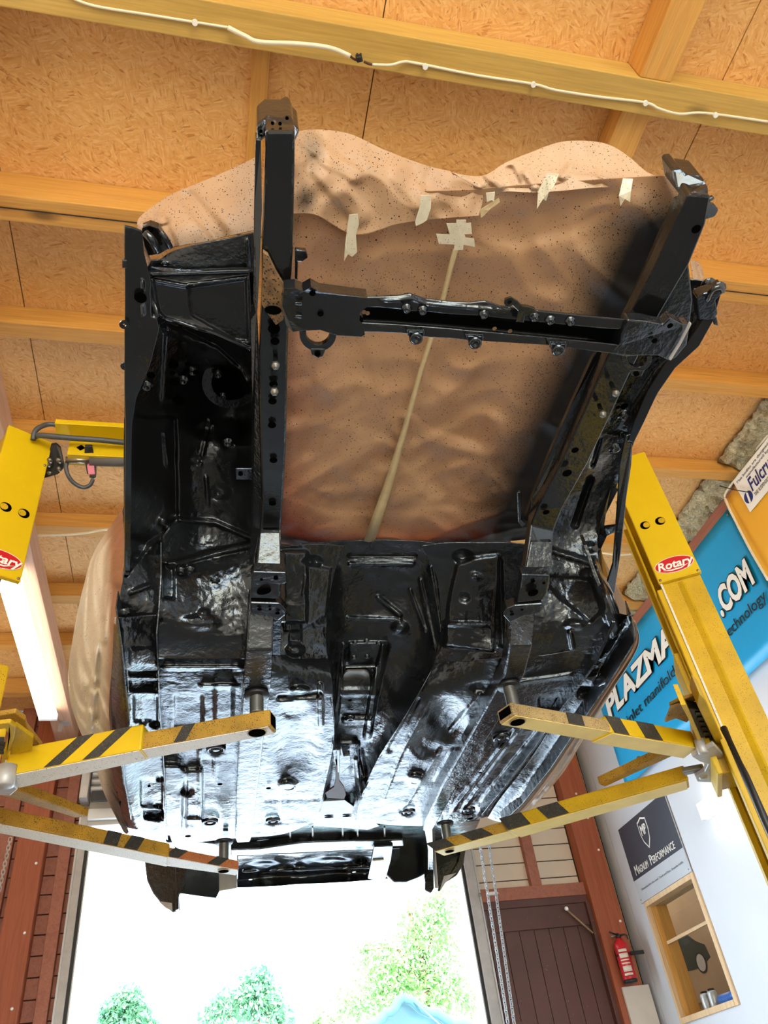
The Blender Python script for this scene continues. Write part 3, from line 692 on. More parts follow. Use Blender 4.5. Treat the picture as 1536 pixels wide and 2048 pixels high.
# handbrake linkage hanging in the tunnel
hb = slab('handbrake_bracket', [(664,1500),(684,1496),(688,1512),(700,1510),(702,1530),(684,1546),(672,1546),(668,1520)], 0.02, UB, car, 0.004, z=1.14)
lathe('pin', pz(678, 1502, 1.135), (0.2,1,0), [(0,-0.03),(0.006,-0.03),(0.006,0.03),(0,0.03)], GB, hb, n=8)
slab('rust_bracket', [(671,1530),(678,1530),(679,1562),(688,1574),(692,1590),(688,1598),(655,1596),(650,1586),(668,1574),(671,1560)], 0.006, 'rust_brown', car, 0.002, z=1.128)
slab('link_rod', [(674,1500),(680,1500),(679,1545),(675,1545)], 0.01, GB, car, 0.002, z=1.122)
# cross plate with slots behind the tunnel
cp = slab('slotted_plate', [(622,1604),(690,1600),(745,1640),(760,1652),(735,1660),(628,1652)], 0.01, GB, car, 0.003, z=1.155)
for x, y in ((629,1634),(658,1634),(694,1632)): disc('slot', pz(x, y, 1.152), DOWN, 0.009, 'hole_dark', cp, 0.001, 12, ry=0.020)
# ---------------- chassis rails under the floor
def rail(name, L, R, t, mat=UB, parent=car, bevel=0.006):
    """L,R edges as lists of (px,py,z): a box section hanging down from the floor, t high"""
    bm = bmesh.new(); rows = []
    for a, b in zip(L, R):
        p, q = pz(*a), pz(*b); rows.append((bm.verts.new(p), bm.verts.new(q), bm.verts.new(q+Vector((0,0,t))), bm.verts.new(p+Vector((0,0,t)))))
    for a, b in zip(rows, rows[1:]):
        for k in range(4): bm.faces.new((a[k], a[(k+1) % 4], b[(k+1) % 4], b[k]))
    bm.faces.new(rows[0]); bm.faces.new(rows[-1][::-1])
    return finish(name, bm, mat, parent, bevel=bevel)
rail('chassis_rail', [(497,1205,1.19),(492,1300,1.085),(486,1370,1.075),(477,1480,1.075),(473,1580,1.075),(470,1676,1.078),(474,1686,1.085)],
     [(548,1205,1.19),(546,1300,1.085),(542,1370,1.075),(527,1480,1.075),(515,1580,1.075),(504,1672,1.078),(500,1684,1.085)], 0.05)
rail('chassis_rail', [(1020,1225,1.19),(1018,1290,1.09),(1008,1350,1.08),(975,1410,1.075),(930,1490,1.075),(885,1570,1.075),(848,1650,1.078),(846,1662,1.085)],
     [(1072,1230,1.19),(1066,1290,1.09),(1050,1350,1.08),(1012,1420,1.075),(962,1498,1.075),(912,1578,1.075),(872,1650,1.078),(866,1660,1.085)], 0.05)
# outer inner-sill seams (welded flanges standing down from the floor)
def flange(name, pts, h, t=0.004, mat=UB, parent=car):
    bm = bmesh.new(); rows = []
    for i, p in enumerate(pts):
        a = pz(*p); b = pz(*pts[min(i+1, len(pts)-1)]); c = pz(*pts[max(i-1, 0)]); d = (b-c); d.z = 0; s = Vector((d.y, -d.x, 0)).normalized()*t/2
        rows.append((bm.verts.new(a-s), bm.verts.new(a+s), bm.verts.new(a+s+Vector((0,0,h))), bm.verts.new(a-s+Vector((0,0,h)))))
    for a, b in zip(rows, rows[1:]):
        for k in range(4): bm.faces.new((a[k], a[(k+1) % 4], b[(k+1) % 4], b[k]))
    bm.faces.new(rows[0]); bm.faces.new(rows[-1][::-1])
    return finish(name, bm, mat, parent, bevel=0.0012)
flange('seam', [(322,1085,1.30),(322,1150,1.235),(318,1215,1.16),(313,1270,1.10),(316,1340,1.085),(319,1420,1.085),(325,1490,1.085),(330,1580,1.085),(332,1650,1.085)], 0.04)
flange('seam', [(1170,1090,1.32),(1190,1150,1.24),(1215,1210,1.16),(1228,1245,1.11),(1190,1330,1.085),(1130,1410,1.085),(1075,1490,1.085),(1010,1575,1.085),(965,1630,1.085)], 0.04, 0.010)
# ---------------- sills
SL = [[(228,1235,1.13),(240,1235,1.10),(280,1232,1.135),(314,1230,1.15)],
      [(226,1290,1.10),(245,1290,1.07),(285,1290,1.105),(316,1290,1.12)],
      [(222,1380,1.09),(250,1380,1.055),(290,1380,1.09),(320,1380,1.105)],
      [(224,1450,1.09),(256,1450,1.055),(292,1450,1.09),(322,1450,1.105)],
      [(222,1520,1.09),(243,1520,1.06),(285,1525,1.09),(326,1525,1.105)],
      [(236,1600,1.09),(258,1600,1.06),(296,1600,1.09),(330,1600,1.105)],
      [(252,1655,1.09),(280,1662,1.065),(310,1672,1.09),(336,1680,1.11)]]
sl_f = [('rect',262,1362,314,1378,0.016,5),('rect',262,1300,312,1330,-0.010,5),('rect',270,1395,312,1440,0.008,5),('rib',[(262,1345),(312,1345)],5,0.012),('bump',310,1448,14,8,0.02),('bump',286,1446,8,5,0.01),
 ('rect',284,1560,322,1610,0.010,5),('bump',320,1556,10,7,0.016),('bump',316,1612,10,7,0.014),('rect',290,1622,324,1636,0.02,4)]
patch('sill', SL, 40, 120, UB, car, sl_f, wob=0.002, wfreq=12, fold=peel)
flange('pinch_weld', [(232,1215,1.12),(243,1290,1.045),(252,1380,1.035),(258,1450,1.035),(246,1500,1.035),(248,1560,1.04),(262,1640,1.045)], 0.05, 0.004)
SR = [[(1222,1225,1.15),(1240,1228,1.13),(1258,1232,1.10),(1266,1238,1.13)],
      [(1215,1275,1.13),(1240,1278,1.10),(1266,1280,1.07),(1271,1285,1.10)],
      [(1160,1365,1.11),(1188,1367,1.09),(1212,1370,1.055),(1218,1374,1.09)],
      [(1108,1445,1.105),(1130,1450,1.09),(1152,1455,1.055),(1160,1460,1.09)],
      [(1056,1525,1.105),(1076,1530,1.09),(1098,1536,1.055),(1106,1541,1.09)],
      [(1002,1595,1.105),(1020,1600,1.09),(1042,1606,1.06),(1052,1611,1.09)],
      [(975,1636,1.11),(988,1641,1.09),(1002,1645,1.07),(1010,1650,1.09)]]
sr_f = [('rect',1160,1352,1215,1372,-0.012,5),('rect',1160,1376,1208,1390,0.016,4),('rib',[(1255,1260),(1190,1370)],4,0.01)]
patch('sill', SR, 30, 120, UB, car, sr_f, wob=0.002, wfreq=12, fold=peel)
flange('pinch_weld', [(1262,1230,1.10),(1269,1285,1.045),(1215,1371,1.035),(1156,1456,1.035),(1102,1537,1.035),(1046,1607,1.04),(1005,1646,1.045)], 0.05, 0.004)
# ---------------- wheel wells and inner wings
WL = [[(252,520,1.40),(320,520,1.43),(400,520,1.45),(470,515,1.45),(508,510,1.45)],
      [(252,600,1.37),(320,600,1.42),(400,600,1.45),(470,600,1.45),(508,600,1.43)],
      [(252,660,1.36),(320,660,1.43),(400,670,1.50),(470,690,1.47),(508,690,1.42)],
      [(251,730,1.35),(320,730,1.44),(400,740,1.58),(470,760,1.62),(510,770,1.46)],
      [(251,820,1.34),(325,820,1.45),(400,820,1.60),(470,830,1.66),(512,830,1.50)],
      [(250,900,1.32),(330,900,1.46),(400,900,1.54),(470,900,1.52),(512,900,1.42)],
      [(250,980,1.31),(335,980,1.42),(400,980,1.49),(470,980,1.47),(512,980,1.40)],
      [(250,1050,1.29),(330,1050,1.37),(400,1050,1.44),(470,1050,1.43),(512,1050,1.38)],
      [(252,1100,1.26),(320,1100,1.32),(400,1100,1.38),(470,1100,1.37),(512,1100,1.34)],
      [(248,1150,1.21),(310,1150,1.25),(400,1150,1.29),(470,1150,1.29),(512,1150,1.28)],
      [(236,1215,1.155),(310,1215,1.17),(400,1215,1.20),(470,1215,1.21),(512,1215,1.20)],
      [(230,1270,1.125),(310,1270,1.13),(400,1270,1.145),(470,1270,1.15),(512,1270,1.15)],
      [(228,1318,1.115),(310,1318,1.118),(400,1318,1.125),(470,1318,1.125),(512,1318,1.125)]]
wl_f = [('poly',[(253,835),(350,835),(353,1030),(330,1060),(300,1085),(253,1150)],0.030,5),('rib',[(330,870),(336,930)],4,-0.012),('rib',[(330,655),(360,668),(430,700),(480,745),(506,800)],7,-0.03),
 ('rib',[(360,1040),(430,1045),(506,1078)],4,-0.02),('rib',[(340,1130),(430,1105),(500,1090)],6,-0.015),('bump',330,1045,18,22,-0.016),('bump',308,1095,22,18,-0.014),
 ('bump',412,860,20,22,0.02),('bump',455,885,20,16,-0.02),('bump',395,920,16,10,0.012),('bump',365,1142,14,14,0.012),('bump',380,1138,12,12,-0.010),('bump',440,985,22,18,0.02),
 ('bump',408,1225,16,10,-0.01),('rect',328,1130,346,1195,0.02,4),('bump',380,690,20,14,-0.01),('poly',[(335,640),(360,640),(356,760),(345,800),(325,800)],-0.016,6),
 ('bump',463,755,26,26,0.05),('bump',248,1226,10,8,-0.008),('rib',[(300,1170),(262,1185)],4,-0.008),('rib',[(320,1240),(260,1300)],4,0.006),('bump',400,1245,50,22,-0.012),('bump',250,1310,20,30,0.006),
 ('rib',[(412,955),(416,1010)],3,-0.008),('rib',[(420,838),(416,860),(400,930)],3,-0.008)]
patch('inner_wing', WL, 96, 230, UB, car, wl_f, wob=0.004, wfreq=8, fold=peel)
for x, y, z, r in ((350,764,1.46,0.012),(358,800,1.47,0.016),(302,750,1.40,0.009),(345,727,1.46,0.014),(375,728,1.5,0.007),(295,656,1.38,0.007)): hole(x, y, z, r)
for x, y, z in ((293,772,1.39),(366,760,1.5),(385,742,1.54),(455,885,1.45),(430,1162,1.275),(362,1142,1.28),(248,1226,1.13),(380,1140,1.28)): lug(x, y, z, 0.010)
# suspension tower opening in the left wheel well
sr = disc('strut_ring', pz(462, 762, 1.60), (0.1,-0.25,-1), 0.075, UB, car, 0.010, 28, hole=0.68)
disc('strut_hole', pz(462, 762, 1.597), (0.1,-0.25,-1), 0.050, 'hole_dark', sr, 0.003, 28)
for x, y in ((436,748),(470,724),(446,792)): lug(x, y, 1.585, 0.009, sr)
for x, y, z in ((345,745,1.45),(372,742,1.5),(392,744,1.53),(378,760,1.52)): hole(x, y, z, 0.007)
# outer wing flange (fender strip) with slots
OW = [[(250,452,1.36),(268,456,1.365),(284,462,1.37)],[(250,500,1.355),(266,500,1.36),(288,505,1.365)],[(250,560,1.35),(270,560,1.352),(302,560,1.36)],
      [(250,625,1.34),(272,625,1.342),(312,625,1.345)],[(249,660,1.335),(275,660,1.338),(318,660,1.335)],[(249,730,1.32),(272,730,1.322),(300,730,1.322)],
      [(250,800,1.31),(262,800,1.312),(272,800,1.314)],[(252,850,1.30),(258,850,1.302),(264,850,1.304)],[(250,1000,1.28),(256,1000,1.282),(262,1000,1.284)],[(251,1150,1.20),(255,1150,1.203),(260,1150,1.206)]]
patch('wing_flange', OW, 24, 110, GB, car, [('rib',[(285,562),(286,578)],3,-0.008),('rib',[(286,612),(287,628)],3,-0.008),('rib',[(306,580),(308,630)],3,0.01)], thick=0.006, lerp=True)
disc('hole', pz(281, 595, 1.341), DOWN, 0.012, 'hole_dark', car, 0.0012, 14)
for x, y in ((249,648),(251,731)): disc('lug_tab', pz(x, y, 1.332), DOWN, 0.010, GB, car, 0.004, 12, hole=0.35)
slab('tab', [(244,521),(254,521),(254,537),(244,537)], 0.01, GB, car, 0.002, z=1.35)
# splash panel with its pressed recess
SP = [[(298,545,1.385),(350,546,1.40),(430,542,1.41),(498,540,1.41)],[(303,580,1.38),(350,582,1.39),(430,580,1.40),(500,578,1.40)],[(308,620,1.37),(350,632,1.38),(430,640,1.39),(501,640,1.39)],
      [(320,632,1.37),(368,645,1.375),(436,672,1.38),(502,698,1.385)]]
patch('splash_panel', SP, 70, 60, UB, car, [('poly',[(378,572),(490,560),(494,680),(470,678),(420,650),(384,630)],0.012,4),('rib',[(305,560),(370,572),(492,556)],4,-0.008),('rib',[(303,548),(498,542)],4,-0.012),('rib',[(302,560),(314,625),(330,640),(430,668),(500,700)],5,-0.012)], wob=0.002, thick=0.006)
patch('upper_apron', [[(318,520,1.435),(346,502,1.445),(400,488,1.45),(470,474,1.455),(510,464,1.455)],[(308,528,1.43),(346,520,1.437),(400,512,1.443),(470,504,1.448),(510,500,1.448)],[(298,537,1.425),(346,542,1.43),(400,540,1.435),(470,538,1.44),(510,537,1.44)]], 50, 24, UB, car, [('rib',[(494,480),(496,536)],3,-0.006),('bump',330,527,8,5,-0.006)], thick=0.006)
slab('apron_lip', [(296,537,1.415),(340,545,1.415),(420,541,1.42),(506,538,1.425),(506,543,1.41),(420,547,1.405),(340,551,1.40),(298,545,1.40)], 0.008, GB, car, 0.003)
# headlamp bracket
hbk = slab('headlamp_bracket', [(283,470),(284,456),(300,450),(316,456),(330,478),(342,496),(320,508),(296,512),(288,492)], 0.02, GB, car, 0.005, z=1.40)
tube('bracket_rib', smooth_path([pz(292,466,1.39), pz(304,480,1.38), pz(316,502,1.39)]), 0.008, GB, hbk)
tube('bracket_rib', smooth_path([pz(322,464,1.39), pz(332,478,1.385), pz(340,494,1.39)]), 0.006, GB, hbk)
hole(300, 459, 1.398, 0.006, hbk)
# right inner wing
WR = [[(1350,560,1.45),(1400,560,1.44),(1432,572,1.41)],[(1325,620,1.44),(1385,625,1.43),(1420,640,1.38)],[(1290,690,1.43),(1345,695,1.42),(1388,694,1.37)],[(1250,750,1.43),(1300,752,1.42),(1335,750,1.37)],
      [(1205,840,1.43),(1250,842,1.42),(1285,842,1.36)],[(1170,905,1.44),(1225,905,1.44),(1262,900,1.40)],[(1135,960,1.45),(1190,965,1.48),(1234,970,1.46)],[(1100,1020,1.44),(1150,1025,1.45),(1208,1025,1.44)],
      [(1080,1080,1.39),(1130,1080,1.40),(1195,1085,1.38)],[(1075,1140,1.31),(1140,1145,1.31),(1204,1150,1.27)],[(1070,1200,1.23),(1140,1205,1.22),(1226,1190,1.18)],[(1062,1260,1.165),(1140,1260,1.155),(1240,1240,1.13)],[(1050,1316,1.13),(1130,1314,1.13),(1222,1300,1.12)]]
wr_f = [('rib',[(1180,960),(1150,1050)],6,0.02),('rib',[(1100,1100),(1195,1130)],5,-0.014),('bump',1180,1095,16,12,-0.012),('bump',1175,1150,18,14,-0.012),('bump',1150,1250,30,14,-0.014),
 ('poly',[(1085,1155),(1185,1160),(1205,1215),(1180,1240),(1120,1190)],0.010,8),('rib',[(1140,1265),(1145,1295)],4,-0.01),('poly',[(1190,1120),(1215,1190),(1240,1260),(1226,1275),(1205,1220),(1180,1150)],-0.02,4),
 ('rib',[(1245,870),(1265,870)],3,0.008),('rib',[(1200,880),(1185,930)],4,0.012)]
patch('inner_wing', WR, 60, 200, UB, car, wr_f, wob=0.004, wfreq=8, fold=peel)
# right outer flange and its open strut
OR = [[(1416,565,1.39),(1446,570,1.37)],[(1404,640,1.37),(1427,640,1.36)],[(1376,684,1.36),(1398,692,1.35)],[(1330,728,1.355),(1350,736,1.345)],[(1296,780,1.35),(1314,788,1.34)],[(1270,840,1.34),(1286,848,1.33)],[(1256,884,1.335),(1266,888,1.33)]]
patch('wing_flange', OR, 10, 60, GB, car, [], thick=0.006, lerp=True)
def strut(pts, w): slab('fender_strut', pts, 0.006, GB, car, 0.002)
slab('fender_strut', [(1252,872,1.34),(1266,868,1.34),(1263,930,1.335),(1252,1000,1.33),(1245,1080,1.31),(1238,1130,1.29),(1228,1190,1.25),(1215,1165,1.26),(1226,1130,1.285),(1230,1080,1.31),(1236,1000,1.33),(1240,930,1.335)], 0.01, GB, car, 0.002)
slab('fender_strut', [(1236,980,1.36),(1212,1028,1.40),(1208,1055,1.40),(1232,1052,1.36),(1231,1064,1.36),(1214,1072,1.39),(1202,1098,1.38),(1218,1160,1.27),(1206,1150,1.27),(1190,1096,1.385),(1196,1060,1.41),(1204,1015,1.42),(1222,975,1.38)], 0.008, GB, car, 0.002)
for x, y, z, r in ((1248,812,1.40,0.010),(1236,814,1.40,0.006),(1405,655,1.40,0.006),(1360,690,1.40,0.010)): hole(x, y, z, r)
for x, y, z in ((1248,830,1.40),(1230,896,1.41),(1405,585,1.42),(1416,570,1.41),(1436,578,1.375)): lug(x, y, z, 0.012)
slab('bracket', [(1394,596),(1408,588),(1428,582),(1446,572),(1448,584),(1432,600),(1436,628),(1426,640),(1398,640)], 0.03, GB, car, 0.005, z=1.36)
tube('bracket_hook', smooth_path([pz(1414,600,1.35), pz(1424,580,1.345), pz(1440,574,1.345), pz(1446,582,1.35)]), 0.006, GB, car)
slab('tab', [(1424,630),(1434,636),(1437,652),(1428,650),(1426,640)], 0.006, GB, car, 0.002, z=1.36)
# ---------------- front rails
def front_rail(bl, br, h, nm='front_rail'): return rail(nm, bl, br, h, GB, car, 0.005)
front_rail([(530,262,1.32),(531,300,1.32),(527,420,1.31),(524,500,1.30),(524,600,1.29),(519,700,1.285),(518,800,1.28),(520,900,1.275),(524,1000,1.27),(522,1060,1.26),(512,1140,1.165),(508,1150,1.155)],
           [(590,262,1.32),(590,300,1.32),(588,420,1.31),(586,500,1.30),(580,600,1.29),(576,700,1.285),(574,800,1.28),(572,900,1.275),(566,1000,1.27),(562,1060,1.26),(562,1140,1.165),(560,1150,1.155)], 0.07)
rail('front_rail', [(1376,389,1.33),(1345,455,1.325),(1310,533,1.315),(1268,615,1.305),(1212,721,1.295),(1165,830,1.29),(1120,930,1.285),(1074,1020,1.275),(1062,1050,1.265),(1050,1140,1.165),(1046,1150,1.155)],
           [(1422,392,1.33),(1412,447,1.325),(1378,530,1.315),(1322,625,1.305),(1266,735,1.295),(1222,830,1.29),(1174,930,1.285),(1126,1015,1.275),(1108,1060,1.26),(1102,1140,1.165),(1100,1150,1.155)], 0.035, GB, car, 0.004)
# inner web of the right rail
slab('rail_web', [(1352,400,1.36),(1376,391,1.345),(1310,535,1.33),(1268,617,1.32),(1212,723,1.31),(1165,832,1.305),(1120,932,1.30),(1074,1022,1.29),(1060,1045,1.29),(1050,1040,1.31),(1062,1000,1.315),(1098,910,1.325),(1140,815,1.33),(1186,715,1.335),(1247,635,1.345),(1300,520,1.355)], 0.012, GB, car, 0.004)
# outer side strip of the left rail (thin flange beside it) and the speckled tan gusset on it
slab('rail_flange', [(511,280,1.33),(522,280,1.33),(524,420,1.325),(518,560,1.32),(514,640,1.32),(506,600,1.33),(508,420,1.335)], 0.03, GB, car, 0.004)
slab('rail_flange', [(500,640,1.33),(514,620,1.32),(519,720,1.30),(518,820,1.29),(520,920,1.285),(524,1000,1.28),(520,1060,1.27),(506,1130,1.19),(498,1130,1.20),(506,1050,1.30),(504,940,1.32),(504,820,1.33)], 0.03, UB, car, 0.004)
slab('gusset', [(526,505,1.285),(536,512,1.28),(552,545,1.275),(568,572,1.27),(578,592,1.262),(566,640,1.262),(552,650,1.265),(536,628,1.272),(524,610,1.278)], 0.012, 'speckled_tan', car, 0.003)
hole(546, 620, 1.262, 0.010, ry=0.016)
slab('rail_plate', [(1290,626,1.335),(1322,545,1.335),(1350,532,1.335),(1378,528,1.335),(1386,600,1.33),(1380,652,1.33),(1300,656,1.33)], 0.012, UB, car, 0.004)
# step patch of the rails: where they drop to the floor
for pts in ([(520,1066,1.245),(560,1066,1.245),(562,1132,1.168),(514,1132,1.168)], [(1062,1084,1.225),(1104,1084,1.225),(1104,1134,1.168),(1052,1138,1.165)]):
    slab('rail_step', pts, 0.012, UB, car, 0.003)
# mounting feet with slotted holes at the front of the floor rails
ft = slab('subframe_mount', [(506,1144,1.135),(572,1146,1.135),(573,1166,1.13),(560,1170,1.13),(558,1198,1.12),(500,1196,1.12),(502,1160,1.13)], 0.03, UB, car, 0.004)
disc('slot', pz(528, 1182, 1.122), DOWN, 0.019, 'hole_dark', ft, 0.0015, 16, ry=0.013, xdir=(0.8,-0.5,0)); hole(552,1156,1.131,0.006,ft); hole(523,1159,1.131,0.004,ft)
ft2 = slab('subframe_mount', [(500,1206,1.115),(560,1208,1.115),(572,1222,1.11),(570,1232,1.108),(556,1243,1.105),(538,1234,1.108),(502,1230,1.108)], 0.03, UB, car, 0.004)
hole(519,1218,1.108,0.006,ft2); hole(555,1226,1.106,0.006,ft2); hole(540,1218,1.108,0.004,ft2)
ft = slab('subframe_mount', [(1044,1150,1.135),(1100,1152,1.135),(1100,1172,1.13),(1092,1190,1.12),(1088,1200,1.115),(1034,1206,1.115),(1040,1176,1.13)], 0.03, UB, car, 0.004)
disc('slot', pz(1066, 1185, 1.117), DOWN, 0.016, 'hole_dark', ft, 0.0015, 16, ry=0.014); hole(1066,1162,1.131,0.006,ft); hole(1088,1166,1.130,0.004,ft)
ft2 = slab('subframe_mount', [(1030,1212,1.11),(1086,1208,1.11),(1082,1226,1.105),(1040,1236,1.10),(1020,1246,1.10),(1006,1230,1.105),(1014,1218,1.11)], 0.03, UB, car, 0.004)
hole(1024,1228,1.102,0.006,ft2); hole(1044,1219,1.104,0.004,ft2)
for s in (0, 1):
    pts = [(548,657),(550,682),(547,768),(545,802),(544,850),(547,920),(545,1006)] if s == 0 else [(1134,946),(1092,1024),(1392,458),(1150,900)]
    for k, (x, y) in enumerate(pts): hole(x, y, 1.29-0.02*(y-400)/650-0.006, 0.009 if k != 0 else 0.012)
for x, y, x2, y2 in ((551,733,551,712),(549,785,549,764),(1232,788,1222,766),(1206,830,1198,810)):        # studs with nuts
    a = pz(x2, y2, 1.283); b = pz(x, y, 1.235)
    st = tube('stud', [a, b], 0.005, GB, car); lathe('nut', b, (b-a), [(0.004,-0.010),(0.0085,-0.009),(0.0085,0.0),(0.005,0.001),(0.004,0.005),(0,0.005)], 'brushed_steel', st, n=6)
# rail ends (bumper mounting plates)
fe = slab('rail_end', [(514,250,1.34),(530,236,1.36),(564,236,1.36),(572,230,1.37),(584,232,1.37),(588,250,1.345),(600,262,1.34),(592,282,1.325),(540,284,1.32),(536,272,1.325),(514,290,1.33)], 0.08, GB, car, 0.006)
for x, y in ((522,262),(523,272),(545,246),(560,247),(574,236)): hole(x, y, 1.338, 0.003, fe)
fe = slab('rail_end', [(1346,340,1.40),(1362,338,1.40),(1372,348,1.39),(1402,352,1.38),(1416,368,1.36),(1420,392,1.335),(1380,386,1.335),(1366,402,1.335),(1352,380,1.37)], 0.07, GB, car, 0.006)
slab('tab', [(1412,398,1.34),(1428,394,1.34),(1430,398,1.34),(1418,406,1.335)], 0.01, GB, car, 0.002)
slab('tab', [(1408,404,1.335),(1430,410,1.34),(1438,420,1.34),(1430,434,1.335),(1412,440,1.33)], 0.012, GB, car, 0.003)
slab('small_bracket', [(590,500),(612,502),(616,516),(604,524),(596,524),(595,560),(590,560)], 0.012, GB, car, 0.002, z=1.30)
slab('small_bracket', [(471,938),(505,938),(505,960),(471,960)], 0.008, GB, car, 0.002, z=1.36); hole(481, 948, 1.358, 0.006)
slab('small_bracket', [(1034,986),(1042,984),(1042,1040),(1052,1050),(1044,1056),(1036,1044)], 0.01, GB, car, 0.002, z=1.32)
# ---------------- front cross member
xm = slab('cross_member', [(568,578,1.245),(590,576,1.24),(606,583,1.24),(622,574,1.235),(640,584,1.235),(700,592,1.235),(735,596,1.235),(738,612,1.232),(722,622,1.232),(719,640,1.23),(728,654,1.23),(730,670,1.228),(722,674,1.228),(674,671,1.228),(640,660,1.23),(600,662,1.23),(586,664,1.23),(572,650,1.24),(564,612,1.245)], 0.03, UB, car, 0.004)
for x, y in ((625,586),(641,627)): hole(x, y, 1.233, 0.006, xm)
for x, y in ((598,608),(598,634)): slab('crease', [(590,y-2),(604,y-3),(604,y+3),(590,y+2)], 0.003, GB, xm, 0.001, z=1.228)
xr = slab('cross_member', [(1256,640,1.235),(1290,643,1.235),(1326,650,1.238),(1340,636,1.24),(1366,650,1.245),(1380,650,1.25),(1374,690,1.245),(1352,716,1.24),(1338,722,1.235),(1316,712,1.232),(1278,712,1.23),(1252,714,1.23),(1220,708,1.23),(1240,690,1.232),(1242,668,1.232)], 0.03, UB, car, 0.004)
for x, y in ((1309,681),(1340,651)): hole(x, y, 1.229, 0.006, xr)
slab('white_edge', [(1380,645,1.235),(1384,648,1.235),(1362,690,1.23),(1342,722,1.225),(1338,720,1.225),(1358,688,1.23)], 0.006, 'galvanised', xr, 0.002)
# channel between the end plates: upper flange, trough, lower flange with bolt lugs
XT = [[(722,594,1.245),(760,594,1.245),(800,592,1.245),(820,588,1.245),(850,598,1.245),(900,604,1.245),(940,606,1.245),(970,602,1.245),(1000,612,1.245),(1100,624,1.245),(1200,634,1.245),(1268,640,1.245)],
      [(722,614,1.240),(760,614,1.240),(800,618,1.240),(820,622,1.240),(850,622,1.240),(900,628,1.240),(940,630,1.240),(970,632,1.240),(1000,636,1.240),(1100,646,1.240),(1200,656,1.240),(1268,660,1.240)],
      [(722,617,1.290),(760,617,1.290),(800,621,1.290),(820,625,1.290),(850,625,1.290),(900,631,1.290),(940,633,1.290),(970,635,1.290),(1000,639,1.290),(1100,649,1.290),(1200,659,1.290),(1268,663,1.290)],
      [(722,642,1.29),(760,644,1.29),(800,646,1.29),(820,648,1.29),(850,650,1.29),(900,654,1.29),(940,658,1.29),(970,660,1.29),(1000,663,1.29),(1100,672,1.29),(1200,682,1.29),(1268,690,1.29)],
      [(722,645,1.235),(760,647,1.235),(800,649,1.235),(820,651,1.235),(850,653,1.235),(900,657,1.235),(940,661,1.235),(970,663,1.235),(1000,666,1.235),(1100,675,1.235),(1200,685,1.235),(1268,693,1.235)],
      [(722,664,1.23),(760,664,1.23),(800,666,1.23),(820,668,1.23),(850,674,1.23),(900,676,1.23),(940,680,1.23),(970,682,1.23),(1000,684,1.23),(1100,690,1.23),(1200,704,1.23),(1268,712,1.23)]]
patch('cross_channel', XT, 70, 40, GB, car, [('rib',[(768,602),(800,600),(820,596),(850,608),(950,616),(1000,620)],2.5,-0.006)], thick=0.006, lerp=True)
for x, y in ((832,676),(950,685),(1116,700)):
    lg = slab('bolt_lug', [(x-18,y-12),(x+18,y-11),(x+11,y+4),(x+6,y+12),(x-4,y+13),(x-10,y+6)], 0.01, GB, car, 0.003, z=1.224)
    lathe('nut', pz(x, y-1, 1.224), DOWN, [(0.014,0),(0.013,0.006),(0.007,0.008),(0.006,0.003),(0,0.003)], GB, lg, n=12)
    for s in (-1, 1): slab('ridge', [(x+s*15-1.5,y-16),(x+s*15+1.5,y-16),(x+s*15+1.5,y-4),(x+s*15-1.5,y-4)], 0.004, GB, lg, 0.001, z=1.219)
for x, y in ((813,616),(967,628),(845,620),(1068,634),(1100,640),(1140,642)): lug(x, y, 1.24, 0.007)
for x, y in ((728,624),(735,626),(989,657),(1020,662)): disc('bare_dot', pz(x, y, 1.236), DOWN, 0.0045, 'speckled_tan', car, 0.001, 10)
bk = slab('hose_bracket', [(1010,600),(1022,596),(1036,604),(1044,612),(1058,614),(1070,618),(1074,626),(1050,632),(1048,646),(1032,644),(1036,622),(1024,610),(1012,608)], 0.008, GB, car, 0.003, z=1.225)
disc('eye', pz(1018, 602, 1.223), DOWN, 0.010, GB, bk, 0.004, 12, hole=0.45)
# towing loops
def loop(cx, cy, z, r, w, tail):
    pts = []
    for k in range(19):
        a = math.radians(-10+200*k/18); pts.append((cx+r*1.0*math.cos(a), cy+r*0.95*math.sin(a)))
    for k in range(19):
        a = math.radians(190-200*k/18); pts.append((cx+(r-w)*math.cos(a), cy+(r-w)*0.95*math.sin(a)))
    lp = slab('towing_loop', pts, 0.012, GB, car, 0.003, z=z)
    t = slab('loop_tab', [(cx-16,cy+r*0.82),(cx+16,cy+r*0.82),(cx+10,cy+r*1.22),(cx-2,cy+r*1.3),(cx-12,cy+r*1.16)], 0.010, GB, lp, 0.002, z=z-0.002)
    hole(cx-1, cy+r*1.08, z-0.004, 0.006, lp)
    return lp
loop(636, 668, 1.236, 37, 13, 1); loop(1274, 716, 1.236, 30, 10, 1)
# ---------------- rear: boot floor, cross tube, panels hanging behind
RB = [[(330,1676,1.16),(470,1668,1.17),(600,1650,1.17),(720,1645,1.17),(850,1650,1.17),(960,1640,1.16)],
      [(345,1690,1.22),(470,1682,1.25),(600,1672,1.26),(720,1668,1.26),(850,1668,1.25),(950,1660,1.22)],
      [(360,1712,1.30),(480,1712,1.32),(600,1706,1.33),(720,1698,1.33),(850,1690,1.32),(925,1690,1.30)],
      [(375,1745,1.31),(480,1748,1.32),(600,1740,1.33),(720,1730,1.33),(850,1720,1.32),(915,1720,1.31)]]
patch('boot_floor', RB, 90, 30, GB, car, [('rib',[(580,1672),(582,1705)],3,-0.01),('rib',[(624,1668),(626,1702)],3,-0.01),('rib',[(684,1664),(686,1700)],3,-0.012),('rib',[(714,1662),(716,1698)],3,-0.012),('rib',[(768,1660),(770,1694)],3,-0.012),('rib',[(400,1690),(420,1740)],6,0.02)], wob=0.003)
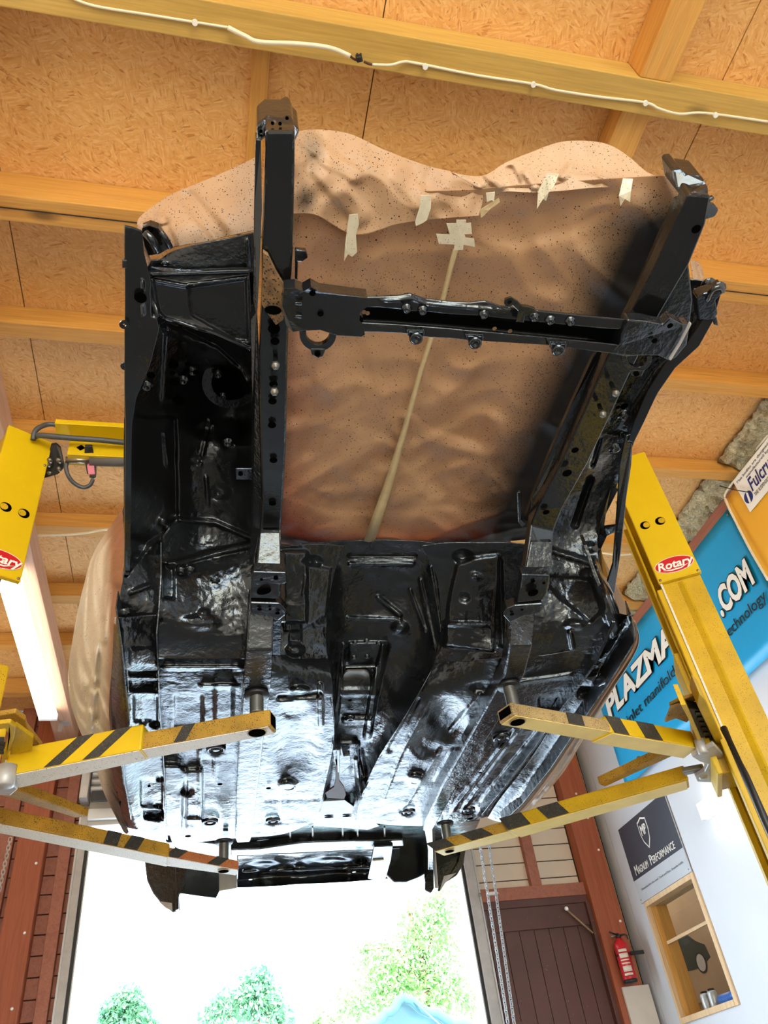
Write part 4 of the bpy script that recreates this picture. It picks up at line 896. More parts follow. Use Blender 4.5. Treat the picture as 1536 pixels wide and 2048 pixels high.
for x in (580, 625, 685, 715, 769): slab('rib', [(x-1.5,1652+abs(x-690)*0.05,1.19),(x+1.5,1652+abs(x-690)*0.05,1.19),(x+2.5,1684,1.28),(x-0.5,1684,1.28)], 0.006, 'speckled_tan', car, 0.001)
RV = [[(474,1712,1.27),(540,1708,1.275),(600,1706,1.275),(680,1702,1.275),(740,1700,1.275),(800,1696,1.27)],
      [(474,1730,1.28),(540,1728,1.30),(600,1724,1.285),(680,1718,1.30),(740,1716,1.285),(800,1712,1.28)],
      [(474,1758,1.27),(540,1752,1.285),(600,1748,1.27),(680,1744,1.285),(740,1740,1.27),(790,1736,1.27)],
      [(474,1774,1.22),(540,1772,1.22),(600,1768,1.22),(680,1764,1.22),(740,1760,1.22),(790,1756,1.22)]]
patch('rear_panel', RV, 70, 34, GB, car, [('bump',530,1732,40,14,-0.02),('bump',665,1724,44,14,-0.022),('bump',600,1738,20,8,-0.01),('bump',722,1722,16,10,0.02),('rib',[(490,1745),(790,1735)],3,-0.012)], wob=0.004, wfreq=9)
for x, y in ((501,1759),(708,1744)): disc('bare_dot', pz(x, y, 1.215), DOWN, 0.010, 'white_enamel', car, 0.001, 10)
rail('rear_cross_rail', [(462,1700,1.225),(520,1698,1.225),(560,1692,1.225),(600,1686,1.225),(640,1684,1.225),(700,1682,1.225),(760,1682,1.225),(806,1680,1.225)], [(462,1712,1.225),(520,1710,1.225),(565,1705,1.225),(605,1698,1.225),(640,1697,1.225),(700,1694,1.225),(760,1694,1.225),(808,1692,1.225)], 0.04)
slab('rear_bracket', [(748,1694,1.20),(786,1692,1.20),(782,1720,1.195),(772,1756,1.19),(764,1762,1.19),(736,1758,1.19),(742,1728,1.195)], 0.02, UB, car, 0.004)
slab('bracket_plate', [(745,1722,1.188),(768,1720,1.188),(760,1752,1.185),(740,1756,1.185)], 0.01, 'bolt_steel', car, 0.003)
def vslab(name, pts, y, t, mat, bev=0.004, parent=car):
    return prism(name, [tuple(pyy(px, py, y)) for px, py in pts], (0, t, 0), mat, parent, bev)
YR = 4.42
vslab('rear_valance', [(780,1690),(862,1680),(864,1740),(838,1754),(812,1764),(788,1764),(772,1748)], YR, 0.03, GB, 0.006)
vslab('rear_valance', [(352,1706),(440,1720),(440,1780),(432,1796),(400,1792),(358,1786)], YR, 0.03, GB, 0.008)
vslab('rear_panel_edge', [(438,1738),(474,1742),(474,1776),(438,1782)], YR-0.02, 0.012, 'galvanised')
slab('rear_stay', [(848,1656,1.14),(866,1656,1.14),(868,1700,1.16),(868,1740,1.16),(856,1740,1.16),(856,1700,1.16)], 0.03, UB, car, 0.004)
vslab('rear_stay', [(852,1690),(866,1690),(868,1776),(862,1786),(850,1780)], 4.30, 0.03, GB)
vslab('rear_stay_edge', [(867,1698),(871,1698),(877,1776),(870,1776)], 4.32, 0.06, 'galvanised')
def bumper_corner(px_pts, sgn):
    """curved end of the bumper skin: the outline swept a little way forward round the corner"""
    be = vslab('bumper_end', px_pts, YR+0.03, 0.05, GB, 0.012)
    return be
bumper_corner([(288,1712),(352,1712),(358,1760),(360,1820),(346,1824),(324,1808),(306,1786),(294,1760)], -1)
vslab('bumper_lip', [(316,1802),(344,1806),(345,1822),(332,1816)], YR+0.028, 0.001, 'galvanised', 0)
vslab('bumper_fold', [(350,1722),(357,1722),(358,1818),(351,1820)], YR, 0.03, GB)
bumper_corner([(868,1668),(932,1690),(930,1708),(924,1730),(912,1750),(890,1764),(878,1780),(868,1762)], 1)
vslab('bumper_lip', [(932,1698),(928,1726),(915,1749),(892,1764),(880,1782),(875,1782),(880,1760),(904,1744),(917,1722),(922,1696)], YR, 0.03, GB)
vslab('bumper_lip', [(888,1752),(912,1746),(892,1764),(880,1780)], YR-0.004, 0.003, 'galvanised', 0)
for x, z in ((-.05, 1.32),):
    pass
slab('exhaust_hanger', [(446,1662,1.10),(456,1662,1.10),(456,1700,1.09),(446,1700,1.09)], 0.012, GB, car, 0.002)
slab('exhaust_hanger', [(884,1646,1.10),(888,1646,1.10),(888,1672,1.09),(884,1672,1.09)], 0.008, 'bolt_steel', car, 0.001)
slab('rear_arm_mount', [(330,1684,1.15),(400,1684,1.15),(450,1690,1.15),(446,1712,1.16),(400,1716,1.16),(380,1712,1.16)], 0.03, UB, car, 0.006)
# upper body (hidden behind the paper from below)
UBX = [(0.0, 1.95), (1.05, 1.95), (1.05, 3.9), (0.0, 3.9)]
prism('cabin', [(x, y, CH+1.50) for x, y in UBX], (0, 0, 0.55), UB, car, 0.05)
# ================================================================ MASKING PAPER
def dline(pts):
    return lambda x, y: min(segd(x, y, a, b) for a, b in zip(pts, pts[1:]))
d_rl = dline([(590,280),(588,420),(580,600),(574,800),(566,1000),(562,1090)])
d_rr = dline([(1345,420),(1250,620),(1180,760),(1100,930),(1045,1050)])
d_bt = dline([(560,1075),(690,1098),(850,1090),(1060,1075)])
d_xm = dline([(570,590),(735,600),(1000,620),(1340,640)])
def spray_main(x, y):
    s = 0.98*math.exp(-(d_rr(x, y)/118)**1.9)*(0.25+0.75*sst(360, 470, y))
    s = max(s, 0.42*math.exp(-(d_rl(x, y)/26)**1.5)); s = max(s, 0.80*math.exp(-(d_bt(x, y)/(13 if x < 690 or x > 860 else 5))**1.6))
    s = max(s, 0.40*math.exp(-(d_xm(x, y)/60)**1.5))
    return max(s, 0.16+0.10*noise.noise(Vector((x*0.006, y*0.006, 3))))*(1 if y > 300 else 0.6)
def red_main(x, y):
    return min(1, 0.75*math.exp(-(d_rl(x, y)/55)**1.4)*sst(420, 620, y)*(0.55+0.45*sst(900,1050,y))+0.95*math.exp(-(d_bt(x, y)/34)**1.6)+0.45*math.exp(-(d_rr(x, y)/95)**1.5)*sst(500,800,y))
# creases: sharp ridges running over the sheet, given by where they show
CREASE = [([(820,840),(790,900),(735,1085)],10,-0.018),([(815,842),(850,870),(950,900)],9,-0.014),([(690,940),(720,900),(770,890)],12,-0.012),([(600,760),(640,800),(620,900)],14,0.012),([(640,690),(655,800),(610,830)],14,-0.012),
 ([(860,690),(800,860)],16,-0.016),([(700,700),(760,900),(700,1050)],20,0.010),([(990,850),(960,930),(900,960)],16,-0.012),([(1000,930),(1010,990)],14,0.010),([(620,450),(720,520),(760,620)],26,-0.012),
 ([(640,500),(620,640)],18,0.014),([(960,470),(1120,440),(1200,400)],26,0.022),([(1120,500),(1000,560)],26,-0.010),([(800,1000),(900,985),(1010,1000)],14,-0.012),([(580,980),(660,1010),(760,1010)],12,0.012),([(840,700),(880,600),(915,500)],12,0.010),
 ([(720,960),(800,940)],10,-0.012),([(850,900),(880,940),(860,1000)],12,0.012),([(1080,620),(1020,800)],26,0.010),([(900,760),(960,700)],18,-0.008)]
feats_main = [('rib', p, w*1.3, d*0.45) for p, w, d in CREASE]
def crumple(amp, f):
    def fn(x, y, p):
        q = Vector((p.x, p.y, 0))*f; w = Vector((noise.noise(q*0.6), noise.noise(q*0.6+Vector((5,5,5))), 0))*0.6
        return amp*(abs(noise.noise(q+w))+0.5*abs(noise.noise(q*2.1+Vector((3,1,0))))-0.35)
    return fn
PM = [[(560,330,1.50),(680,360,1.52),(800,380,1.53),(920,380,1.53),(1040,370,1.53),(1180,360,1.52),(1300,352,1.48),(1375,350,1.46)],
      [(560,430,1.48),(680,440,1.51),(800,445,1.53),(920,450,1.54),(1040,440,1.53),(1170,430,1.52),(1270,430,1.47),(1370,430,1.44)],
      [(560,560,1.45),(660,560,1.50),(760,560,1.52),(880,560,1.53),(1000,560,1.53),(1130,560,1.51),(1240,560,1.46),(1340,560,1.43)],
      [(552,700,1.43),(640,700,1.48),(740,700,1.51),(840,700,1.52),(950,700,1.52),(1070,700,1.50),(1180,700,1.45),(1280,700,1.42)],
      [(548,840,1.42),(630,840,1.47),(720,840,1.50),(820,840,1.51),(920,840,1.51),(1020,840,1.49),(1120,840,1.45),(1210,840,1.42)],
      [(545,960,1.42),(620,960,1.46),(700,960,1.49),(790,960,1.50),(880,960,1.50),(970,960,1.48),(1060,960,1.44),(1140,960,1.42)],
      [(545,1040,1.43),(610,1045,1.46),(690,1055,1.485),(770,1060,1.49),(850,1058,1.485),(930,1050,1.47),(1020,1045,1.44),(1090,1035,1.42)],
      [(545,1085,1.45),(610,1092,1.47),(690,1098,1.49),(770,1094,1.49),(850,1092,1.485),(930,1084,1.48),(1020,1082,1.46),(1080,1075,1.45)]]
pm = patch('masking_paper', PM, 130, 150, 'masking_paper', None, feats_main, wob=0.012, wfreq=3, fold=crumple(0.030, 5.0), thick=0.0008, attrs={'spray': spray_main, 'red': red_main})
tag(pm, 'large speckled brown masking sheet closing the engine bay between the front rails', 'masking paper')
# upper sheet folded down over the first
PU = [[(560,300,1.47),(600,262,1.56),(690,265,1.60),(770,300,1.58),(850,330,1.57),(900,342,1.57)],
      [(560,340,1.46),(620,320,1.53),(690,320,1.55),(780,340,1.55),(850,365,1.55),(930,362,1.55)],
      [(560,390,1.455),(620,370,1.50),(700,372,1.52),(790,385,1.53),(870,395,1.53),(965,388,1.54)],
      [(562,430,1.45),(630,430,1.48),(710,470,1.495),(800,448,1.51),(880,438,1.515),(958,432,1.52)]]
def spray_up(x, y): return max(0.55*math.exp(-(math.hypot((x-625)/34, (y-300)/60))**1.6), 0.75*math.exp(-(math.hypot((x-610)/28, (y-400)/40))**1.4), 0.22+0.10*noise.noise(Vector((x*0.01, y*0.01, 8))))
pu = patch('masking_paper', PU, 80, 50, 'masking_paper', None, [('rib',[(605,270),(660,320),(710,350)],16,-0.012),('rib',[(640,340),(720,430)],18,-0.010),('rib',[(800,350),(840,400)],20,-0.008)],
           wob=0.012, wfreq=5, fold=crumple(0.036, 7.0), thick=0.0008, attrs={'spray': spray_up, 'red': lambda x, y: 0.0})
tag(pu, 'crumpled brown paper flap hanging beside the left front rail end', 'masking paper')
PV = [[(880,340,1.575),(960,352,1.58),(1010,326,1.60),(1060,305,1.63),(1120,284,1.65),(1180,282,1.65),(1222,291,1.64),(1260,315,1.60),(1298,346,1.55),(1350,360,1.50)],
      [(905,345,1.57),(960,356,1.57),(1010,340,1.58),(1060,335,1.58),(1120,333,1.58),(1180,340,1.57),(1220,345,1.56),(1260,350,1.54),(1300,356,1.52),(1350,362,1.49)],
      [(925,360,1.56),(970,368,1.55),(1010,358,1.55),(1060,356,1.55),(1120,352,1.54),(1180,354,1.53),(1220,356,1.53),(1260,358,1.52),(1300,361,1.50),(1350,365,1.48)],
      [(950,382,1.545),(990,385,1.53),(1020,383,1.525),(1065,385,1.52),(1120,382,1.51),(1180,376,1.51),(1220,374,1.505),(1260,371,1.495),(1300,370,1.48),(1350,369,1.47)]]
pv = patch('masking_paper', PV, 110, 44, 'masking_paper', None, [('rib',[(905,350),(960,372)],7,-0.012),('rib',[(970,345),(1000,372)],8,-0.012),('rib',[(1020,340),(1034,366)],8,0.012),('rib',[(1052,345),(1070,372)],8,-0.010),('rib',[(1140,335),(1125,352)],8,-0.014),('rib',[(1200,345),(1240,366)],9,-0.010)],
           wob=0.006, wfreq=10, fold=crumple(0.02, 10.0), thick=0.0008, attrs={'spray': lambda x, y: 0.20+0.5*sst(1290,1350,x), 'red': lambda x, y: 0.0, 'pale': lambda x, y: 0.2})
tag(pv, 'pale folded paper edge billowing above the engine bay sheet', 'masking paper')
def tape(pts, z, parent, mat='tape', t=0.001, nm='tape_strip'): return slab(nm, [(a, b, c-0.016) for a, b, c in pts], t, mat, parent, 0)
tape([(698,430,1.487),(716,428,1.487),(718,448,1.485),(712,470,1.483),(714,505,1.48),(704,514,1.48),(696,508,1.48),(688,523,1.48),(690,490,1.48),(694,460,1.485)], None, pm)
tape([(842,392,1.506),(862,390,1.506),(862,416,1.503),(854,440,1.50),(846,446,1.50),(832,452,1.50),(830,444,1.50),(838,418,1.503)], None, pu)
tape([(1094,346,1.518),(1118,348,1.518),(1108,372,1.505),(1098,384,1.50),(1092,402,1.50),(1086,398,1.50),(1074,418,1.495),(1076,384,1.505)], None, pv)
tape([(1246,357,1.505),(1266,358,1.505),(1262,382,1.478),(1260,404,1.472),(1250,398,1.472),(1241,412,1.472),(1238,392,1.475)], None, pv)
tape([(972,386,1.50),(990,384,1.50),(988,404,1.497),(984,400,1.497),(974,404,1.497)], None, pm)
tape([(960,420,1.495),(998,396,1.50),(1000,404,1.50),(978,420,1.495),(968,432,1.495),(962,436,1.495)], None, pm, 'seam_tape')
for q in ([(893,447),(942,446),(944,468),(900,470)],[(872,468),(930,470),(934,490),(878,488)],[(912,472),(948,478),(950,494),(918,488)],[(913,440),(932,440),(926,500),(908,500)]):
    tape([(x, y, 1.502-0.001*random.random()) for x, y in q], None, pm, 'tape')
seam = [(912,496),(900,540),(880,620),(858,690),(842,740),(820,820),(800,890),(776,970),(756,1030),(738,1082)]
sb = bmesh.new(); rows = []
for k, (x, y) in enumerate(seam):
    w = 5+6*sst(820, 1080, y); zz = 1.535-0.05*sst(500,1080,y)-0.028
    rows.append((sb.verts.new(pz(x-w, y, zz)), sb.verts.new(pz(x, y+2, zz-0.004)), sb.verts.new(pz(x+w, y, zz))))
for a, b in zip(rows, rows[1:]):
    for k in range(2): sb.faces.new((a[k], a[k+1], b[k+1], b[k]))
o = finish('seam_tape', sb, 'seam_tape', pm, smooth=True); md = o.modifiers.new('thick', 'SOLIDIFY'); md.thickness = 0.001
# paper over the left front wing
PW = [[(276,462,1.50),(278,436,1.54),(320,402,1.58),(352,384,1.60),(430,352,1.62),(512,314,1.64)],[(282,470,1.46),(300,446,1.50),(335,428,1.53),(380,412,1.55),(440,396,1.57),(512,370,1.59)],
      [(300,490,1.44),(325,466,1.47),(355,458,1.49),(400,448,1.51),(450,436,1.52),(512,420,1.54)],[(318,505,1.435),(345,496,1.455),(370,490,1.465),(410,484,1.48),(450,474,1.49),(512,460,1.50)]]
pw = patch('masking_paper', PW, 60, 40, 'masking_paper', None, [('rib',[(320,430),(345,490)],9,-0.016),('rib',[(285,450),(330,440)],8,-0.012),('rib',[(380,400),(440,470)],16,0.010)], wob=0.008, wfreq=7, thick=0.0008,
           attrs={'spray': lambda x, y: 0.22+0.28*sst(440,490,y)+0.12*sst(420,500,x), 'red': lambda x, y: 0.0})
tag(pw, 'tan paper wrapped over the top of the left front wing', 'masking paper')
P2 = [[(262,505,1.40),(284,490,1.41),(292,478,1.42)],[(266,520,1.395),(286,512,1.40),(296,500,1.41)],[(282,536,1.39),(294,534,1.39),(302,522,1.40)]]
p2 = patch('masking_paper', P2, 12, 12, 'masking_paper', None, [], wob=0.012, wfreq=30, thick=0.0008, attrs={'spray': lambda x, y: 0.3, 'red': lambda x, y: 0.0})
tag(p2, 'small torn paper scrap stuck at the corner below the headlamp bracket', 'masking paper')
P3 = [[(1380,520,1.50),(1398,524,1.51),(1408,545,1.50)],[(1384,545,1.47),(1398,550,1.47),(1408,562,1.47)],[(1390,590,1.43),(1402,588,1.43),(1412,578,1.43)]]
p3 = patch('masking_paper', P3, 14, 20, 'masking_paper', None, [], wob=0.014, wfreq=26, thick=0.0008, attrs={'spray': lambda x, y: 0.35, 'red': lambda x, y: 0.0})
tag(p3, 'crumpled paper scrap beside the right front rail', 'masking paper')
# sheet down the left side of the car, and the one down the right side
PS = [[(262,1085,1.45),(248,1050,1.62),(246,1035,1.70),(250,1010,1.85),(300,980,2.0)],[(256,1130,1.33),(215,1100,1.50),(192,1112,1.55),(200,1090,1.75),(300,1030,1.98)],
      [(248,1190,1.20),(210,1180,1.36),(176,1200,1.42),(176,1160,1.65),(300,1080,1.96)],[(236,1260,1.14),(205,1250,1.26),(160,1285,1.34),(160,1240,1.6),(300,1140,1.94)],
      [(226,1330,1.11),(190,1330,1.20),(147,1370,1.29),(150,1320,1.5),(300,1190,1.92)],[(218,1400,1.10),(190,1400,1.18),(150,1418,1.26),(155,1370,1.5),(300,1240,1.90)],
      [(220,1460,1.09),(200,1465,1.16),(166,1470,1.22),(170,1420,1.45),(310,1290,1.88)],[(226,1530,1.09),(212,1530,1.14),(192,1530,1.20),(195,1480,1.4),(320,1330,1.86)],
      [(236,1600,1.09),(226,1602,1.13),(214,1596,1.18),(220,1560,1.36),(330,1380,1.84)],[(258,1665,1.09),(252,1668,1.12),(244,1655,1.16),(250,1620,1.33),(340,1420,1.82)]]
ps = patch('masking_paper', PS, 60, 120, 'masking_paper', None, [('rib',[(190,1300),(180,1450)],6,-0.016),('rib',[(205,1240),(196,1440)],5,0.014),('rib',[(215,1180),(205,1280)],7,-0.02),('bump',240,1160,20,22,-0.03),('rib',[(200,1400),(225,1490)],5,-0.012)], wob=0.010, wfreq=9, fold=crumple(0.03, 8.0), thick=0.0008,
           attrs={'spray': lambda x, y: max(0.05, 0.7*sst(1440,1500,y)*sst(190,235,x)), 'red': lambda x, y: 0.5*sst(205,230,x)*(1-sst(1440,1480,y)), 'pale': lambda x, y: 1.0*(1-sst(198,228,x))})  # outer part tinted paler in place of door light
tag(ps, 'long pale paper sheet bulging down the left side of the car', 'masking paper')
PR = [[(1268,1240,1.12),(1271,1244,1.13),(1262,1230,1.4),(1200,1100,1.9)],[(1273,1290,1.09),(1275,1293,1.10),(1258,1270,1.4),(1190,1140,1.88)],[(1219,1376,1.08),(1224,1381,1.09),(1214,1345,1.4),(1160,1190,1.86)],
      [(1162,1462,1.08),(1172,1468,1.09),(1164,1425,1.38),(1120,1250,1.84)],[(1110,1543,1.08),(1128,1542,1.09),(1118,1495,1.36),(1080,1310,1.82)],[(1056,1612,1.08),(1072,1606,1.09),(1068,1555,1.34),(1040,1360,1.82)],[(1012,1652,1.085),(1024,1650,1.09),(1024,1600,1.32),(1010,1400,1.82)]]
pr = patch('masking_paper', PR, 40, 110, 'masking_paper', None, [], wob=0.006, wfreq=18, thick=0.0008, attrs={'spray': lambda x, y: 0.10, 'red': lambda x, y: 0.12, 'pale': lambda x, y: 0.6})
tag(pr, 'paper skirt with a ragged lower edge along the right sill', 'masking paper')

# ================================================================ THE TWO-POST LIFT
YC, YS, YD, YP = 'yellow_clean', 'yellow_specked', 'yellow_dirty', 'yellow_paint'
TOP = CH+2.29
def column(sgn, cx, cy, label):
    """sgn=+1: the column on the right; c = its inner near corner; side face turned 30 degrees"""
    c30, s30 = math.cos(math.radians(30)), math.sin(math.radians(30))
    u = Vector((sgn*c30, -s30, 0)); v = Vector((sgn*s30, c30, 0))      # u outwards along the visible side face, v away from the camera
    col = thing('lift_column', label, 'lift column', (cx, cy, 0))
    C = Vector((cx, cy, 0)); W, D, t = 0.155, 0.30, 0.012
    def pl(name, a, b, z0, z1, mat, bev=0.003):                       # a,b = (u0,u1),(v0,v1)
        pts = [C+u*a[i]+v*b[j] for i, j in ((0,0),(1,0),(1,1),(0,1))]
        return prism(name, [(p.x, p.y, z0) for p in pts], (0, 0, z1-z0), mat, col, bev)
    zp = CH+1.62
    pl('side_plate', (0.0 if sgn > 0 else 0.06, W), (0.012, 0.012+t), 0, TOP if sgn > 0 else zp+0.05, YS)
    pl('back_plate', (W-t, W), (0.024, D), 0, TOP, YS)
    pl('far_plate', (0.0 if sgn > 0 else 0.06, W), (D-t, D), 0, TOP, YS)
    if sgn > 0:
        pl('front_lip', (-0.022, 0.0), (0.005, 0.05), 0, zp-0.02, YP)
        pl('front_lip', (-0.022, 0.0), (D-0.05, D), 0, TOP-0.2, YP)
        pl('side_lip', (-0.03, -0.022), (0.04, 0.06), CH+1.0, TOP-0.25, YP)
        pl('trim_strip', (-0.002, 0.006), (0.0, 0.012), 0, zp, 'cream_label', 0.001)
    prism('crease', [tuple(C+u*(W*0.40)+v*0.012), tuple(C+u*(W*0.52)+v*0.002), tuple(C+u*(W*0.58)+v*0.012)], (0, 0, zp-0.01), YS, col)
    if sgn < 0: pl('cylinder_sleeve', (0.045, 0.085), (0.03, 0.07), 0.3, zp+0.1, 'black_rubber')
    cov = pl('top_cover', (-0.006, W+0.006), (-0.006, 0.011), zp, TOP, YC, 0.003)
    pl('cover_lip', (-0.006, W+0.006), (-0.009, -0.006), zp, zp+0.006, YP, 0.001)
    n = -v; face = C+v*(-0.0065)
    for du, zz in ((0.035, TOP-0.385), (0.098, TOP-0.385)):
        disc('hole', tuple(Vector((0,0,zz))+face+u*du), n, 0.020, 'hole_dark', cov, 0.001, 18, xdir=u)
        disc('hole_rim', tuple(Vector((0,0,zz))+face+u*(du+0.006)), n, 0.0135, 'yellow_specked', cov, 0.0014, 18, xdir=u)
    rx = u if sgn > 0 else -u
    bc = face+u*(W*0.5)+Vector((0,0,zp+0.066))
    badge = disc('badge', tuple(bc), n, 0.074, 'red_sticker', cov, 0.0015, 32, ry=0.034, xdir=u)
    disc('badge_rim', tuple(bc+n*0.0003), n, 0.077, 'cream_label', cov, 0.0009, 32, ry=0.037, xdir=u)
    text('lettering', 'Rotary', 0.050, 'white_print', badge, tuple(bc+n*0.0022), rx, (0,0,1), 0.0004, shear=0.25, bold=0.0012)
    pts = []
    sw = [(-0.050, -0.018), (-0.02, -0.027), (0.02, -0.026), (0.056, -0.010), (0.02, -0.021), (-0.02, -0.021)]
    prism('swoosh', [tuple(bc+rx*a+Vector((0,0,b))+n*0.0018) for a, b in sw], tuple(n*0.0006), 'white_print', badge)
    for du, zz in ((0.004, zp+0.012), (0.004, TOP-0.13), (W-0.004, zp+0.01)): lathe('screw', tuple(face+u*du+Vector((0,0,zz))), n, [(0.005,0),(0.005,0.003),(0,0.004)], 'bolt_steel', cov, n=8)
    pl('base_plate', (-0.12, W+0.12), (-0.08, D+0.08), 0.0, 0.02, YP)
    return col, u, v, C
R_C = pz(1321, 1168, 1.62); L_C = pz(22, 1167, 1.62)
# right column: its near-inner corner, left column mirrored about the car's centre line
colR, uR, vR, CR = column(+1, R_C.x, R_C.y, 'yellow lift column on the right in front of the blue banner')
Lx = pz(101, 886, 2.29)
colL, uL, vL, CL = column(-1, Lx.x, Lx.y, 'yellow lift column at the left edge of the picture')
# carriages
def carriage(col, C, u, v, zc, px):
    t = 0.014
    def pl(name, a, b, z0, z1, mat, bev=0.004):
        pts = [C+u*a[i]+v*b[j] for i, j in ((0,0),(1,0),(1,1),(0,1))]
        return prism(name, [(p.x, p.y, z0) for p in pts], (0, 0, z1-z0), mat, col, bev)
    pl('carriage', (-0.05, 0.06), (0.06, 0.24), CH+zc-0.05, CH+zc+0.42, YS)
    pl('carriage_plate', (-0.07, -0.05), (0.02, 0.28), CH+zc-0.06, CH+zc+0.20, YP)
carriage(colR, CR, uR, vR, 0.93, 0); carriage(colL, CL, uL, vL, 0.93, 0)
# ---------------- arms: each is a pair of telescoping square tubes with a screw pad; corners are given where they show, at the height of the underside
def tubebox(name, q, z, h, mat, parent, bevel=0.006, wall=None):
    """q = near-start, near-end, far-end, far-start corners of the underside"""
    P = [pz(x, y, z) for x, y in q]
    return prism(name, P, (0, 0, h), mat, parent, bevel)
def arm(label, outer, inner, z, ho, hi, m_out, m_in, hole_c, hr, stripes_o=(), stripes_i=(), open_end=True, group=None, bot='cream_label', pad=None):
    a = thing('lift_arm', label, 'lift arm', tuple(pz(*outer[0], z)))
    ot = tubebox('outer_tube', outer, z, ho, m_out, a)
    it = tubebox('inner_tube', inner, z+0.006, hi, m_in, a, 0.004)
    # underside plates, paler cream with the light off the floor painted in
    def under(q, zz, par, mat):
        P = [pz(x, y, zz) for x, y in q]; c = sum(P, Vector())/4
        P = [c+(p-c)*0.97 for p in P]; return prism('underside', [tuple(p-Vector((0,0,0.0025))) for p in P], (0,0,0.002), mat, par)
    if bot: under(outer, z, ot, bot); under(inner, z+0.006, it, bot)
    def stripes(q, zz, h, lst, par, mat='stripe_black'):
        A, B = pz(*q[0], zz), pz(*q[1], zz); d = B-A; n = Vector((d.y, -d.x, 0)).normalized()
        if n.dot(A) > 0: n = -n
        for t0, t1, sk in lst:
            pts = [A+d*t0, A+d*t1, A+d*(t1+sk)+Vector((0,0,h*0.94)), A+d*(t0+sk)+Vector((0,0,h*0.94))]
            prism('hazard_stripe', [tuple(p+n*0.0005+Vector((0,0,h*0.03))) for p in pts], tuple(n*0.0012), mat, par)
    stripes(outer, z, ho, stripes_o, ot); stripes(inner, z+0.006, hi, stripes_i, it)
    c = pz(hole_c[0], hole_c[1], z); A, B = pz(*inner[0], z), pz(*inner[1], z)
    disc('pad_hole', tuple(c-Vector((0,0,0.001))), DOWN, hr, 'hole_dark', it, 0.0012, 20); disc('hole_rim', tuple(c), DOWN, hr*1.18, 'bare_arm', it, 0.0012, 20)
    if open_end:
        e0, e1 = pz(*inner[1], z+0.006), pz(*inner[2], z+0.006); d = (B-A).normalized(); m = 0.007
        w = (e1-e0); wl = w.length; w = w/wl
        pts = [e0+w*m+Vector((0,0,m)), e1-w*m+Vector((0,0,m)), e1-w*m+Vector((0,0,hi-m)), e0+w*m+Vector((0,0,hi-m))]
        prism('open_end', [tuple(p+d*0.0004) for p in pts], tuple(d*0.0006), 'hole_dark', it)
        # raised rim of the tube mouth
    if pad:
        px, py, z1 = pad; cc = c.copy(); top = CH+z1; zb = c.z+0.006+hi
        prof = [(0, 0)]; h = top-zb; nthr = max(3, int(h/0.006))
        for k in range(nthr): 
            prof += [(0.017, h*k/nthr), (0.0205, h*(k+0.5)/nthr)]
        prof += [(0.017, h*0.999), (0, h)]
        lathe('pad_screw', (cc.x, cc.y, zb), (0,0,1), prof, 'brushed_steel', a, n=16)
        lathe('lift_pad', (cc.x, cc.y, top-0.012), (0,0,1), [(0,0),(0.034,0),(0.036,0.004),(0.036,0.011),(0,0.0115)], 'black_rubber', a, n=20)
    return a, ot, it
# left front
arm('striped yellow lift arm reaching in from the left under the front mount', [(5,1553),(282,1499),(298,1518),(35,1575)], [(240,1506),(540,1451),(553,1466),(262,1523)], 0.955, 0.078, 0.050, YP, YD, (514,1465), 0.024,
    [(0.30,0.42,0.22),(0.58,0.70,0.22)], [(0.36,0.44,0.06)], pad=(514,1390,1.075))
# left rear
arm('rusty-tipped yellow lift arm crossing low in front of the doorway', [(-30,1641),(338,1714),(338,1733),(-30,1659)], [(300,1706),(477,1739),(474,1750),(300,1726)], 0.945, 0.050, 0.034, YD, 'orange_worn', (447,1742), 0.020,
    [(0.60,0.68,0.02),(0.72,0.80,0.04)], [(0.15,0.3,0.1),(0.62,0.76,0.12)], pad=(447,1700,1.06))
# right front
arm('yellow lift arm with a square open tip at the right sill', [(1397,1495),(1222,1465),(1181,1484),(1369,1516)], [(1240,1465),(1027,1429),(999,1448),(1200,1483)], 0.955, 0.060, 0.040, YP, 'bare_arm', (1035,1444), 0.022,
    [(0.42,0.62,0.05),(0.80,0.96,0.05)], [(0.35,0.5,0.0)], pad=(1025,1395,1.08), bot='floor_lit_yellow')
# right rear
arm('long yellow lift arm with worn black stripes running to the right rear', [(1378,1559),(1014,1662),(1037,1675),(1380,1576)], [(1040,1655),(868,1703),(886,1711),(1050,1669)], 0.945, 0.056, 0.040, YS, YD, (899,1702), 0.018,
    [(0.64,0.76,0.05),(0.86,0.99,0.04)], [(0.30,0.55,0.12),(0.75,0.98,0.1)], pad=(899,1660,1.06), bot='floor_lit_yellow')
# braces behind the arms
for q, z, lab in (([(1366,1490),(1198,1569),(1210,1574),(1372,1500)], 1.0, 'slanting yellow brace behind the right arms'), ([(10,1572),(176,1634),(150,1636),(0,1590)], 0.97, 'slanting yellow brace between the left arms')):
    P = [pz(x, y, z) for x, y in q]
    b = thing('arm_brace', lab, 'brace', tuple(P[0]))
    prism('plate', P, (0, 0, 0.03), YD, b, 0.004); c = sum(P, Vector())/4
    lathe('pin', (c.x, c.y, c.z+0.03), (0,0,1), [(0,0),(0.008,0),(0.008,0.01),(0,0.012)], 'bolt_steel', b, n=8)
